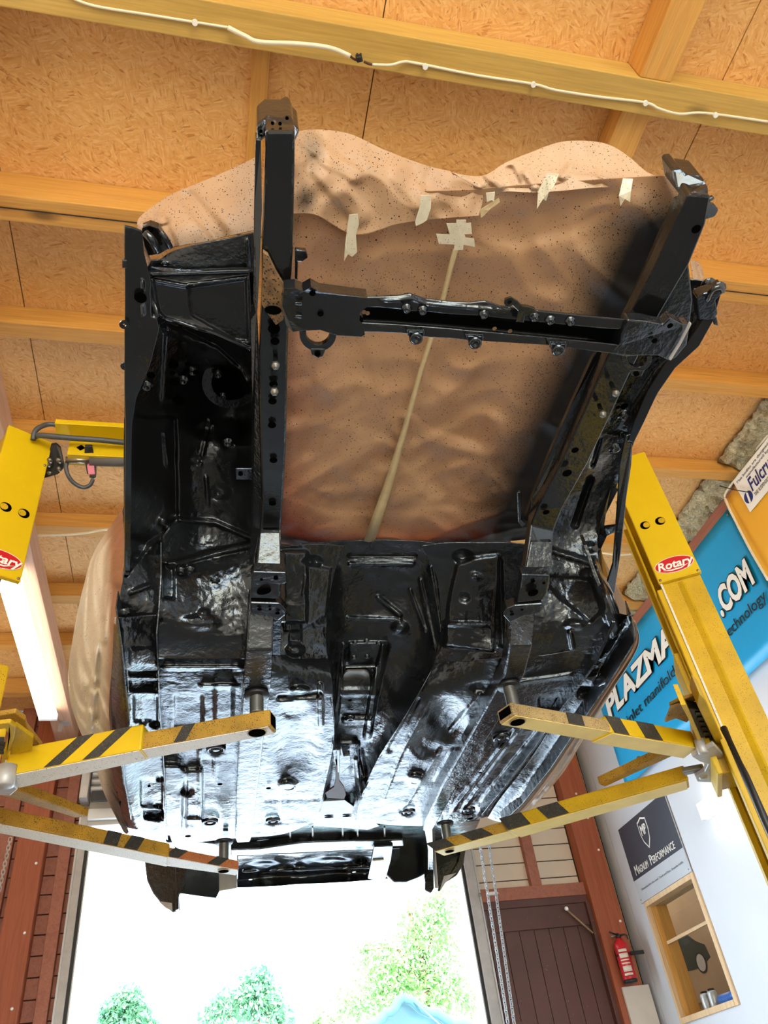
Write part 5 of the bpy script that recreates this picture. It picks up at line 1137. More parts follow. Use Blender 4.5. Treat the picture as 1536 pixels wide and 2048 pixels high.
# yokes where the arms are pinned
def yoke(label, plates, teeth, pins, z):
    y = label
    for pts, zz, t, mat in plates: slab('yoke_plate', [(p[0], p[1], zz) for p in pts], t, mat, y, 0.004)
    for x, yy, zz in teeth: slab('gear_tooth', [(x-5,yy-3,zz),(x+5,yy-3,zz),(x+5,yy+3,zz),(x-5,yy+3,zz)], 0.014, 'black_rubber', y, 0.001)
    for x, yy, zz, r, h, mat in pins: lathe('pin', tuple(pz(x, yy, zz)), (0,0,1), [(0,0),(r*0.75,0),(r,0.004),(r,h),(0,h)], mat, y, n=16)
    return y
yoke(colR,
     [([(1399,1388),(1410,1397),(1447,1480),(1434,1491),(1395,1412)], 0.975, 0.07, YS),
      ([(1339,1411),(1357,1401),(1402,1388),(1408,1398),(1366,1410),(1342,1417)], 1.035, 0.012, YD),
      ([(1342,1417),(1366,1410),(1380,1440),(1374,1446),(1352,1438),(1330,1446)], 1.02, 0.012, 'bare_arm'),
      ([(1362,1410),(1372,1409),(1384,1434),(1402,1476),(1404,1496),(1396,1498),(1394,1478),(1376,1436)], 0.965, 0.07, YS),
      ([(1372,1416),(1404,1420),(1436,1484),(1402,1490)], 1.0, 0.03, 'black_rubber'),
      ([(1384,1514),(1429,1491),(1447,1510),(1451,1555),(1432,1566),(1395,1564),(1391,1555),(1410,1544),(1417,1529),(1400,1524)], 0.93, 0.018, 'galvanised'),
      ([(1366,1545),(1404,1538),(1406,1544),(1368,1552)], 0.945, 0.02, 'brushed_steel')],
     [(1396+k*4,1428+k*10,0.995) for k in range(6)],
     [(1408,1508,0.922,0.017,0.05,'galvanised'),(1408,1558,0.922,0.015,0.05,'galvanised'),(1428,1521,0.925,0.008,0.006,'hole_dark'),(1431,1547,0.925,0.008,0.006,'hole_dark')], 0.95)
yoke(colL,
     [([(-20,1434),(30,1426),(50,1440),(54,1455),(84,1494),(76,1500),(30,1452),(-20,1448)], 1.04, 0.016, YD),
      ([(-20,1450),(20,1446),(32,1456),(28,1480),(16,1510),(6,1550),(0,1552),(4,1510),(18,1470),(10,1458),(-20,1462)], 1.0, 0.014, YS),
      ([(30,1450),(66,1476),(64,1500),(20,1510),(24,1480)], 1.01, 0.012, YS),
      ([(-30,1560),(20,1562),(36,1578),(20,1592),(-30,1590)], 0.935, 0.015, 'galvanised')],
     [(2,1486,1.0),(3,1496,1.0),(3,1506,1.0)], [(8,1574,0.92,0.026,0.06,'galvanised')], 0.95)
# black hose bar on the right column and hydraulic hose
hs = tube('hose_bar', [pz(1447,1456,0.98), pz(1490,1550,0.80), pz(1530,1640,0.66), pz(1575,1740,0.52)], 0.012, 'black_rubber')
tag(hs, 'black rubber-sleeved rod running down the face of the right column', 'rod')
# ---------------- overhead beam between the columns
ob_y = 2.36
ob = thing('overhead_beam', 'yellow overhead beam with grey padded bar left of the car', 'lift beam', (0.55, ob_y, TOP-0.2))
zo = 2.30
A = pz(125, 866, zo); B = pz(250, 880, zo)
XO0, XO1 = A.x, R_C.x+0.1
by = (A.y+B.y)/2
bxs('beam', XO0+0.03, XO1, by, by+0.012, CH+zo-0.105, CH+zo+0.01, YC, ob, 0.002)
bxs('beam_flange', XO0-0.02, XO1, by-0.07, by, CH+zo-0.012, CH+zo+0.012, YC, ob, 0.002)
bxs('beam_flange', XO0+0.03, XO1, by+0.012, by+0.06, CH+zo-0.105, CH+zo-0.095, YC, ob, 0.002)
disc('slot', (XO0+0.075, by-0.0012, CH+zo-0.067), (0,-1,0), 0.016, 'hole_dark', ob, 0.001, 4)
for k in range(3):
    for dx in (0.34, 0.39): disc('hole', (XO0+dx, by-0.001, CH+zo-0.06-k*0.012), (0,-1,0), 0.003, 'hole_dark', ob, 0.001, 8)
tube('cable', smooth_path([pz(66,880,2.24), pz(72,860,2.28), pz(95,849,2.32), pz(118,852,2.32), pz(126,864,2.30)]), 0.010, 'cable_grey', ob)
tube('cable', smooth_path([pz(70,873,2.26), pz(85,871,2.25), pz(140,876,2.24), pz(200,880,2.24), pz(260,886,2.24), pz(330,890,2.24)]), 0.011, 'cable_grey', ob)
tube('padded_bar', [pz(180,921,2.20), pz(250,922,2.20), pz(520,926,2.20)], 0.022, 'pad_grey', ob, 14)
tube('steel_rod', [pz(132,919,2.20), pz(181,921,2.20)], 0.013, 'bolt_steel', ob, 12)
hk = slab('hanger', [(170,892,2.22),(184,892,2.22),(188,914,2.20),(186,930,2.19),(168,928,2.19),(168,912,2.2)], 0.01, 'black_rubber', ob, 0.002)
slab('hanger_tail', [(170,926,2.19),(175,926,2.19),(178,948,2.16),(174,948,2.16)], 0.006, 'black_rubber', ob, 0.001)
sw = slab('limit_switch', [(173,931,2.18),(188,930,2.18),(191,950,2.15),(176,950,2.15)], 0.03, 'pink_plastic', ob, 0.004)
slab('switch_side', [(188,930,2.178),(192,933,2.178),(192,955,2.15),(187,958,2.15),(178,955,2.15),(180,951,2.15),(190,951,2.15)], 0.02, 'cable_grey', ob, 0.002)
tube('cable', smooth_path([pz(186,958,2.15), pz(180,970,2.13), pz(166,975,2.12), pz(148,966,2.13), pz(136,950,2.15), pz(132,934,2.18), pz(134,924,2.20)]), 0.008, 'cable_grey', ob)
gp = slab('gusset_plate', [(102,890,2.26),(112,888,2.26),(121,896,2.25),(128,930,2.20),(127,937,2.19),(116,949,2.18),(84,958,2.17),(94,920,2.22)], 0.01, 'black_rubber', ob, 0.002)
for x, y in ((100,921),(118,921),(97,929),(118,938),(100,947)): lathe('bolt', tuple(pz(x, y, 2.19)), (-0.1,-0.9,-0.4), [(0.009,-0.01),(0.009,0.012),(0.005,0.012),(0.004,0.016),(0,0.016)], 'bolt_steel', gp, n=6)
# ================================================================ LAMPS
def batten(label, p0, p1, w, mount, group=None, name='fluorescent_light', strength=None):
    """a strip light from p0 to p1 (centre of its lower face), fixed along 'mount' direction"""
    p0, p1 = Vector(p0), Vector(p1); d = (p1-p0).normalized(); m = Vector(mount).normalized(); s = d.cross(m).normalized()
    t = thing(name, label, 'light', tuple(p0), group)
    def bar(nm, a, b, w2, m0, m1, mat, bev):
        pts = [p0+d*a+s*w2*i for i in (-0.5, 0.5)]+[p0+d*b+s*w2*i for i in (0.5, -0.5)]
        return prism(nm, [tuple(q+m*m0) for q in pts], tuple(m*(m1-m0)), mat, t, bev)
    L = (p1-p0).length
    bar('housing', 0, L, w*0.7, 0.045, 0.075, 'white_enamel', 0.003)
    bar('diffuser', 0.03, L-0.03, w, 0.0, 0.044, 'tube_glow', 0.012)
    bar('end_cap', 0.0, 0.029, w*1.02, -0.002, 0.046, 'white_enamel', 0.006); bar('end_cap', L-0.029, L, w*1.02, -0.002, 0.046, 'white_enamel', 0.006)
    return t
lz = 2.50
q = pz(96, 1442, lz)
XLB = q.x
batten('glowing white strip light under the timber beam at the left', (XLB, q.y, CH+lz), (XLB, q.y-1.62, CH+lz), 0.115, (0,0,1))
lb = bxs('lamp_beam', XLB-0.02, XLB+0.12, -3.4, YF-0.1, CH+2.576, CH+2.72, 'lamp_timber', None, 0.004)
tag(lb, 'long pale timber beam carrying the strip light at the left', 'beam')
br = thing('beam_bracket', 'small galvanised bracket at the end of the lamp beam', 'bracket', (XLB+0.06, q.y+0.2, CH+2.56))
bxs('leg', XLB+0.04, XLB+0.065, q.y+0.16, q.y+0.164, CH+2.50, CH+2.575, 'galvanised', br, 0.001); bxs('foot', XLB+0.04, XLB+0.10, q.y+0.16, q.y+0.22, CH+2.570, CH+2.5755, 'galvanised', br, 0.001)
fx = pxx(1405, 1625, XR-0.05)
batten('glowing strip light on the white wall beside the right column', (XR-0.077, fx.y, fx.z), (XR-0.077, fx.y-1.5, fx.z), 0.10, (1,0,0))
for k, (x, y0) in enumerate(((XLB, 1.6), (XLB, -0.6), (2.35, -0.4))):  # extra strip lights added out of view as fill
    batten(('added fill strip light under the left beam nearest the yellow column', 'added fill strip light under the left beam behind the viewer', 'added fill strip light at the right behind the viewer')[k], (x, y0, CH+lz), (x, y0-1.5, CH+lz), 0.115, (0,0,1))
bxs('lamp_beam', 2.30, 2.42, -3.4, 0.4, CH+2.576, CH+2.72, 'red_plate', None, 0.004)
tag(bpy.data.objects['lamp_beam.001'], 'short timber beam at the right behind the viewer', 'beam')
# ================================================================ WALL THINGS
def fit_text(body, a, b, h, mat, parent, nrm_off=0.0, shear=0.0, bold=0.0, space=1.0, depth=0.0006, nm='lettering'):
    """lettering from world point a (left end of baseline middle) to b, height h"""
    a, b = Vector(a), Vector(b); x = (b-a).normalized(); L = (b-a).length
    t = text(nm, body, 1.0, mat, parent, (0,0,0), (1,0,0), (0,1,0), depth/h, shear, 'LEFT', 1.0, bold, space)
    me = t.data; xs = [v.co.x for v in me.vertices]; ys = [v.co.y for v in me.vertices]
    x0, x1, y0, y1 = min(xs), max(xs), min(ys), max(ys); sx = L/(x1-x0); sy = h/(y1-y0)
    up = Vector((0,0,1)); z = x.cross(up).normalized(); up = z.cross(x)
    for v in me.vertices:
        c = v.co; p = a+x*(c.x-x0)*sx+up*(c.y-(y0+y1)/2)*sy+z*(c.z*h+nrm_off); v.co = p
    return t
def wallx(px, py, x): return pxx(px, py, x)
# blue banner on the right wall
BX = XR-0.05
bt0 = wallx(1461, 1014, BX); bt1 = wallx(1192, 1424, BX); bt2 = wallx(1253, 1530, BX); bt3 = wallx(1497, 1388, BX)
y_r, y_l = 2.93, 5.02
z_t, z_b = CH+2.72, CH+1.86
def sheet(name, label, cat, y0, y1, z0, z1, x, mat, ripple, ny=40, nz=10):
    bm = bmesh.new(); g = {}
    for i in range(ny+1):
        for j in range(nz+1):
            y = y0+(y1-y0)*i/ny; z = z0+(z1-z0)*j/nz
            g[i, j] = bm.verts.new((x+ripple*(math.sin(y*5+z*2)+0.6*noise.noise(Vector((y*3, z*3, 0)))), y, z))
    for i in range(ny):
        for j in range(nz): bm.faces.new((g[i,j], g[i+1,j], g[i+1,j+1], g[i,j+1]))
    o = finish(name, bm, mat, None, smooth=True); md = o.modifiers.new('thick', 'SOLIDIFY'); md.thickness = 0.002
    tag(o, label, cat); return note(o)
bb = sheet('blue_banner', 'bright blue printed banner hung along the top of the right wall', 'banner', y_r, y_l, z_b, z_t, BX, 'blue_banner', 0.003)
def P_(px, py, off=0.012): return wallx(px, py, BX-off)
for s, a, b, h in (('PLAZMAN', (1211,1415), (1382,1232), 0.185), ('.COM', (1434,1214), (1502,1137), 0.185)):
    A, B = P_(*a, 0.010), P_(*b, 0.010); B.z = A.z = (A.z+B.z)/2
    fit_text(s, A, B, h, 'black_print', bb, 0.0, 0.12, 0.075)
    d = (B-A).normalized()*0.006
    fit_text(s, A+d+Vector((-0.003,0,0)), B-d+Vector((-0.003,0,0)), h*0.90, 'white_print', bb, 0.0, 0.12, 0.04)
for s, a, b, h in (('and inlet manifold and', (1222,1452), (1392,1322), 0.07), ('technology', (1450,1276), (1530,1189), 0.085)):
    A, B = P_(*a, 0.010), P_(*b, 0.010); B.z = A.z = (A.z+B.z)/2
    fit_text(s, A, B, h, 'black_print', bb, 0.0, 0.0, 0.0)
for y, z in ((y_r+0.03, z_t-0.03), (y_l-0.03, z_t-0.03), (y_r+0.03, z_b+0.03)): lathe('eyelet', (BX-0.008, y, z), (-1,0,0), [(0.004,0),(0.008,0.001),(0.008,0.003),(0.004,0.004)], 'bolt_steel', bb, n=10)
# yellow banner, nearer
yb = sheet('yellow_banner', 'orange-yellow printed banner at the upper right corner', 'banner', 1.0, 2.90, CH+2.02, CH+2.74, XR-0.09, 'yellow_banner', 0.003)
lx = XR-0.105
c0 = wallx(1508, 968, lx)
bxs('logo_label', lx-0.002, lx, c0.y-0.24, c0.y+0.12, c0.z-0.105, c0.z+0.125, 'white_print', yb, 0.001)
A = Vector((lx-0.004, c0.y+0.03, c0.z+0.012)); fit_text('Fulcrum', A, A+Vector((0,-0.26,0)), 0.085, 'navy_print', yb, 0, 0.15, 0.01)
A = Vector((lx-0.004, c0.y+0.03, c0.z-0.055)); fit_text('THE SUSPENSION SPECIALISTS', A, A+Vector((0,-0.26,0)), 0.022, 'grey_print', yb)
A = Vector((lx-0.004, c0.y+0.10, c0.z+0.095)); fit_text('This bodies are designed', A, A+Vector((0,-0.32,0)), 0.022, 'grey_print', yb)
A = Vector((lx-0.004, c0.y+0.02, c0.z+0.068)); fit_text('manufactured by', A, A+Vector((0,-0.22,0)), 0.022, 'grey_print', yb)
disc('logo_disc', (lx-0.003, c0.y+0.075, c0.z-0.03), (-1,0,0), 0.036, 'navy_print', yb, 0.001, 24)
prism('logo_bar', [(lx-0.0045, c0.y+0.09, c0.z-0.065), (lx-0.0045, c0.y+0.075, c0.z-0.065), (lx-0.0045, c0.y+0.06, c0.z+0.006), (lx-0.0045, c0.y+0.075, c0.z+0.006)], (-0.0006,0,0), 'white_print', yb)
for k in range(3):
    y = 2.2-k*0.42
    prism('print_patch', [(XR-0.0985, y, CH+2.3), (XR-0.0985, y-0.2, CH+2.3), (XR-0.0985, y-0.24, CH+2.5), (XR-0.0985, y-0.04, CH+2.5)], (-0.0006,0,0), 'car_yellow', yb)
# white cable over the banners, tie cord
wc = tube('wall_cable', smooth_path([wallx(1536,880,XR-0.10), wallx(1490,935,XR-0.10), wallx(1452,985,XR-0.10), wallx(1454,1006,XR-0.11), wallx(1470,1040,XR-0.11), wallx(1500,1098,XR-0.11), wallx(1536,1160,XR-0.11)]), 0.007, 'cable_white')
tag(wc, 'white cable looped down the edge of the yellow banner', 'cable')
wc = tube('wall_cable', smooth_path([wallx(1540,866,XR-0.06), wallx(1490,925,XR-0.06), wallx(1444,980,XR-0.06), wallx(1400,1035,XR-0.06), wallx(1366,1074,XR-0.06)]), 0.007, 'cable_white')
tag(wc, 'white cable running along the timber plate under the insulation', 'cable')
tc = tube('tie_cord', [wallx(1440,972,XR-0.12), wallx(1470,980,XR-0.12), wallx(1500,985,XR-0.12)], 0.003, 'black_rubber'); tag(tc, 'thin black cord tying up the yellow banner corner', 'cord')
# shop sign
SX = XR-0.012
sg = thing('shop_sign', 'navy and silver performance shop sign on the white wall', 'sign', (SX, 5.02, CH+1.17))
sy0, sy1, sz0, sz1 = 4.655, 5.385, CH+1.18, CH+1.685
bxs('plate', SX, SX+0.008, sy0, sy1, sz0, sz1, 'silver_sign', sg, 0.001)
zs = sz0+(sz1-sz0)*0.29
bxs('navy_field', SX-0.001, SX-0.0002, sy0, sy1, zs, sz1, 'navy_sign', sg)
A = wallx(1271, 1745, SX-0.003); B = wallx(1352, 1686, SX-0.003); zz = (A.z+B.z)/2
L_ = A.y-B.y; yy = A.y
for s_, f_, h_ in (('M', 0.075, 0.062), ('AGNUM', 0.27, 0.046), (None, 0.04, 0), ('P', 0.055, 0.062), ('ERFORMANCE', 0.56, 0.046)):
    if s_: fit_text(s_, Vector((SX-0.003, yy, zz+(h_-0.046)/2)), Vector((SX-0.003, yy-L_*f_*0.93, zz+(h_-0.046)/2)), h_, 'white_print', sg, bold=0.004)
    yy -= L_*f_
A = wallx(1283, 1780, SX-0.003); B = wallx(1366, 1724, SX-0.003); zz = (A.z+B.z)/2
fit_text('Unmatched for the road  Track and Race  Bespoke builds', Vector((SX-0.003, A.y, zz)), Vector((SX-0.003, B.y, zz)), 0.018, 'grey_print', sg)
sc = wallx(1288, 1663, SX-0.003)
def shield(k): return [(0, 0.098*k), (-0.045*k, 0.082*k), (-0.062*k, 0.078*k), (-0.064*k, 0.0), (-0.045*k, -0.06*k), (0, -0.112*k), (0.045*k, -0.06*k), (0.064*k, 0.0), (0.062*k, 0.078*k), (0.045*k, 0.082*k)]
prism('shield', [(SX-0.0012, sc.y+a, sc.z+b) for a, b in shield(1.0)], (-0.0006,0,0), 'white_print', sg)
prism('shield_field', [(SX-0.002, sc.y+a, sc.z+b) for a, b in shield(0.88)], (-0.0006,0,0), 'navy_sign', sg)
fit_text('MP', Vector((SX-0.004, sc.y+0.04, sc.z+0.015)), Vector((SX-0.004, sc.y-0.04, sc.z+0.015)), 0.065, 'white_print', sg, bold=0.02, shear=0.1)
for y in (sy0+0.02, sy1-0.02):
    for z in (sz0+0.02, sz1-0.02): lathe('screw', (SX, y, z), (-1,0,0), [(0.005,0),(0.004,0.003),(0,0.003)], 'bolt_steel', sg, n=8)
# fire extinguisher on the corner post
ec = pyy(1261, 1962, YF-0.17); et = pyy(1246, 1868, YF-0.17)
fe = thing('fire_extinguisher', 'small red fire extinguisher strapped by the brown corner post', 'fire extinguisher', tuple(ec))
h = et.z-ec.z; r = 0.046
lathe('cylinder', tuple(ec), (0,0,1), [(0,0.0),(r*0.9,0.0),(r,0.01),(r,h*0.74),(r*0.85,h*0.82),(r*0.4,h*0.88),(r*0.36,h*0.92),(0,h*0.92)], 'extinguisher_red', fe, n=24)
lathe('foot_ring', tuple(ec-Vector((0,0,0.012))), (0,0,1), [(0,0),(r*0.96,0),(r*1.02,0.006),(r*1.02,0.02),(0,0.02)], 'black_rubber', fe, n=24)
lathe('valve', tuple(ec+Vector((0,0,h*0.92))), (0,0,1), [(0,0),(r*0.42,0),(r*0.42,h*0.05),(r*0.25,h*0.06),(r*0.25,h*0.10),(0,h*0.10)], 'black_rubber', fe, n=12)
tube('lever', [ec+Vector((-0.01,0,h*1.0)), ec+Vector((-0.06,-0.01,h*1.06))], 0.006, 'black_rubber', fe); tube('lever', [ec+Vector((-0.01,0,h*0.97)), ec+Vector((-0.055,-0.01,h*0.96))], 0.006, 'bolt_steel', fe)
tube('nozzle', smooth_path([ec+Vector((0.01,-0.01,h*0.97)), ec+Vector((0.045,-0.03,h*0.96)), ec+Vector((0.055,-0.03,h*0.86))]), 0.006, 'black_rubber', fe)
def wrap(nm, z0, z1, a0, a1, k, mat):
    bm = bmesh.new(); n = 12; lo = []; hi = []
    for i in range(n+1):
        a = math.radians(a0+(a1-a0)*i/n); p = Vector((math.cos(a)*r*k, math.sin(a)*r*k, 0)); lo.append(bm.verts.new(ec+p+Vector((0,0,z0)))); hi.append(bm.verts.new(ec+p+Vector((0,0,z1))))
    for i in range(n): bm.faces.new((lo[i], lo[i+1], hi[i+1], hi[i]))
    o = finish(nm, bm, mat, fe, smooth=True); md = o.modifiers.new('thick', 'SOLIDIFY'); md.thickness = 0.001; return o
for z0, z1 in ((0.10,0.15),(0.18,0.30),(0.34,0.37),(0.41,0.44),(0.47,0.57),(0.60,0.66)): wrap('label_band', h*z0, h*z1, -150, -75, 1.012, 'cream_label')
wrap('label_field', h*0.08, h*0.68, -155, -70, 1.006, 'extinguisher_red')
wrap('strap', h*0.52, h*0.57, 0, 360, 1.03, 'black_rubber')
bxs('strap_arm', ec.x+r, ec.x+r+0.10, YF-0.20, YF-0.185, ec.z+h*0.52, ec.z+h*0.60, 'black_rubber', fe, 0.002)
bxs('wall_bracket', ec.x-0.02, ec.x+0.02, YF-0.122, YF-0.092, ec.z+h*0.3, ec.z+h*0.7, 'black_rubber', fe, 0.002)
# pale panel under it
w0 = pyy(1241, 1968, YF-0.10); w1 = pyy(1287, 1958, YF-0.10)
cb = bxs('cabinet_panel', w0.x, w1.x+0.02, YF-0.112, YF-0.092, 0.3, w0.z-0.02, 'plasterboard', None, 0.002); tag(cb, 'pale upright board below the fire extinguisher', 'board')
# door stay on the side door
a = pyy(1132, 1818, YF-0.05); b = pyy(1186, 1866, YF-0.06)
ds = thing('door_stay', 'thin metal stay rod across the top of the brown side door', 'door stay', tuple(a))
tube('rod', [a, b], 0.007, 'grey_timber', ds); lathe('knob', tuple(a+Vector((0,-0.004,0))), (0,-1,0), [(0,0),(0.013,0),(0.015,0.006),(0.010,0.014),(0,0.015)], 'white_enamel', ds, n=14)
# chains of the shutter
def chain(label, p0, p1, zbot, y, group=None, L=0.034, wr=0.0040):
    a = pyy(p0[0], p0[1], y); b = pyy(p1[0], p1[1], y); t = thing('hoist_chain', label, 'chain', (b.x, y, min(b.z, zbot)), group)
    bm = bmesh.new(); pts = []
    for k in range(17):
        an = 2*math.pi*k/16; x = 0.0095*math.cos(an); z = 0.0095*math.sin(an)+(L*0.5-0.0095 if math.sin(an) >= 0 else -(L*0.5-0.0095)); pts.append(Vector((x, 0, z)))
    rings = []
    for i in range(16):
        d = (pts[(i+1) % 16]-pts[i-1]).normalized(); s = Vector((0,1,0)); u = d.cross(s)
        rings.append([bm.verts.new(pts[i]+(s*math.cos(q)+u*math.sin(q))*wr) for q in (0, 2.09, 4.19)])
    for i in range(16):
        for k in range(3): bm.faces.new((rings[i][k], rings[(i+1) % 16][k], rings[(i+1) % 16][(k+1) % 3], rings[i][(k+1) % 3]))
    bmesh.ops.recalc_face_normals(bm, faces=bm.faces)
    me = bpy.data.meshes.new('link'); bm.to_mesh(me); bm.free(); me.materials.append(MATS['zinc_chain'])
    step = L-2*wr*1.2; n = int((a-b).length/step)
    d = (b-a).normalized()
    for k in range(n):
        o = bpy.data.objects.new('link', me); COL.objects.link(o); o.parent = t
        o.location = (a+d*step*k)-Vector(t.location); o.rotation_euler = (0, 0, math.pi/2*(k % 2)+0.4)
    return t
chain('galvanised chain hanging nearest the grey door jamb', (957,1672), (1018,2060), CH+0.5, YF-0.25)
chain('galvanised chain hanging second from the grey door jamb', (975,1668), (1030,2060), CH+0.5, YF-0.25)
chain('chain hanging at the far left edge beside the red post', (20,1680), (-6,1800), CH+1.2, YF-0.25)
hk = thing('cable_cleat', 'white cleat on the brown rail behind the chains', 'cleat', tuple(pyy(985,1786,YF-0.04)))
c = pyy(985,1787,YF-0.05); tube('cleat_body', [c-Vector((0.045,0,0)), c+Vector((0.03,0,0))], [0.012,0.012], 'white_enamel', hk, 10); tube('cleat_tip', [c+Vector((0.03,0,0)), c+Vector((0.042,0,0))], [0.012,0.006], 'white_enamel', hk, 10)
c2 = pyy(960,1790,YF-0.05); lathe('hook', tuple(c2), (0,-1,0), [(0.004,0),(0.011,0.001),(0.011,0.006),(0.004,0.007)], 'bolt_steel', hk, n=12)
# ================================================================ CEILING CABLE
cz = 2.745
ck = thing('ceiling_cable', 'white cable sagging along the front ceiling beam with a black connector', 'cable', tuple(pz(700,112,cz)))
tube('flex', smooth_path([pz(140,-6,2.75), pz(190,12,2.75), pz(300,30,2.75), pz(400,46,2.75), pz(456,55,2.75)]), 0.004, 'cable_white', ck)
tube('flex', smooth_path([pz(456,55,2.74), pz(490,72,2.73), pz(520,84,2.72), pz(600,88,2.72), pz(660,96,2.72), pz(700,112,2.72)]), 0.0075, 'cable_white', ck)
tube('flex', smooth_path([pz(744,129,2.72), pz(780,130,2.73), pz(805,124,2.74), pz(830,126,2.75), pz(950,150,2.75), pz(1066,168,2.75), pz(1110,180,2.745), pz(1200,194,2.75), pz(1290,205,2.75), pz(1320,218,2.74), pz(1360,228,2.74), pz(1410,226,2.745), pz(1540,244,2.75)]), 0.0045, 'cable_white', ck)
tube('core', smooth_path([pz(700,112,2.72), pz(708,118,2.72), pz(716,121,2.72)]), 0.004, 'rust_brown', ck); tube('core', smooth_path([pz(728,123,2.72), pz(736,127,2.72), pz(744,129,2.72)]), 0.004, 'rust_brown', ck)
cn = slab('connector', [(711,114),(724,112),(727,124),(714,127)], 0.025, 'black_rubber', ck, 0.004, z=2.70)
for x in (715, 722): slab('terminal', [(x-2,108),(x+2,108),(x+2,114),(x-2,114)], 0.012, 'black_rubber', cn, 0.002, z=2.705)
for x, y in ((1066,168),(1290,205),(850,132),(1430,229),(390,44)): disc('clip', tuple(pz(x, y, 2.742)), DOWN, 0.009, 'white_enamel', ck, 0.01, 8)
pc = tube('purlin_cable', smooth_path([pz(50,1071,2.74), pz(120,1070,2.72), pz(170,1066,2.74), pz(205,1060,2.76), pz(240,1058,2.78)]), 0.006, 'cable_white'); tag(pc, 'thin cable drooping under a purlin beside the left column', 'cable')
pc = tube('purlin_cable', smooth_path([pz(1200,1105,2.76), pz(1240,1110,2.74), pz(1275,1106,2.76), pz(1300,1100,2.77)]), 0.006, 'cable_white'); tag(pc, 'thin white cable drooping behind the right column', 'cable')
# ================================================================ OFFICE WINDOW CONTENTS
OX = XR+0.895
pst = thing('car_poster', 'framed poster of a dark green car seen through the office window', 'poster', tuple(pxx(1375,1910,OX)))
c = pxx(1378, 1905, OX)
bxs('sheet', OX-0.006, OX-0.001, c.y-0.42, c.y+0.42, c.z-0.34, c.z+0.30, 'poster_tan', pst, 0.001)
def carpic(body, mat): prism(body, [], (0,0,0), mat)
def flat(nm, pts, mat, off): return prism(nm, [(OX-off, c.y-a, c.z+b) for a, b in pts], (-0.001,0,0), mat, pst)
flat('body', [(-0.30,-0.10),(-0.30,0.02),(-0.22,0.05),(-0.12,0.12),(0.05,0.13),(0.16,0.05),(0.27,0.0),(0.29,-0.09),(0.1,-0.13)], 'car_green', 0.0075)
flat('glasshouse', [(-0.16,0.06),(-0.10,0.11),(0.04,0.115),(0.12,0.05)], 'glass_dark', 0.009); flat('stripe', [(-0.29,0.0),(-0.10,0.03),(-0.10,0.05),(-0.29,0.02)], 'car_yellow', 0.009)
for a in (-0.18, 0.14): disc('wheel', (OX-0.009, c.y-a, c.z-0.10), (-1,0,0), 0.06, 'plasterboard', pst, 0.001, 18); disc('tyre', (OX-0.0085, c.y-a, c.z-0.10), (-1,0,0), 0.075, 'black_print', pst, 0.001, 18)
sb = thing('sill_bottles', 'blue plastic roll lying on the office window sill', 'roll', (XR+0.10, 4.86, W_Z0+0.005))
bx = XR+0.10
tube('roll', [(bx, 4.72, W_Z0+0.036), (bx, 4.98, W_Z0+0.036)], 0.030, 'blue_plastic', sb, 14); tube('roll_end', [(bx, 4.69, W_Z0+0.036), (bx, 4.72, W_Z0+0.036)], 0.031, 'black_rubber', sb, 14)
sb.name = 'plastic_roll'; ROOT_INV[sb.name] = Matrix.Translation(sb.location).inverted()
for k, yy in enumerate((5.06, 5.15)):
    cn = thing('drink_can', ('silver can beside the blue roll on the office sill', 'silver can at the left end of the office sill')[k], 'can', (bx, yy, W_Z0+0.005))
    lathe('body', (bx, yy, W_Z0+0.005), (0,0,1), [(0,0),(0.026,0),(0.030,0.006),(0.030,0.085),(0.024,0.095),(0,0.095)], 'foil_grey', cn, n=16); lathe('cap', (bx, yy, W_Z0+0.1), (0,0,1), [(0,0),(0.02,0),(0.02,0.012),(0,0.014)], 'black_rubber', cn, n=12)
batten('second added strip light on the office ceiling', (XR+0.35, 7.2, HC-0.13), (XR+0.35, 6.7, HC-0.13), 0.10, (0,0,1))  # this and the next two lamps are added to brighten the office
batten('added strip light low on the near office end wall', (XR+0.2, 3.12, 2.2), (XR+0.8, 3.12, 2.2), 0.10, (0,-1,0))
ol = batten('added strip light on the office ceiling behind the window', (XR+0.5, 5.3, HC-0.13), (XR+0.5, 4.0, HC-0.13), 0.10, (0,0,1))
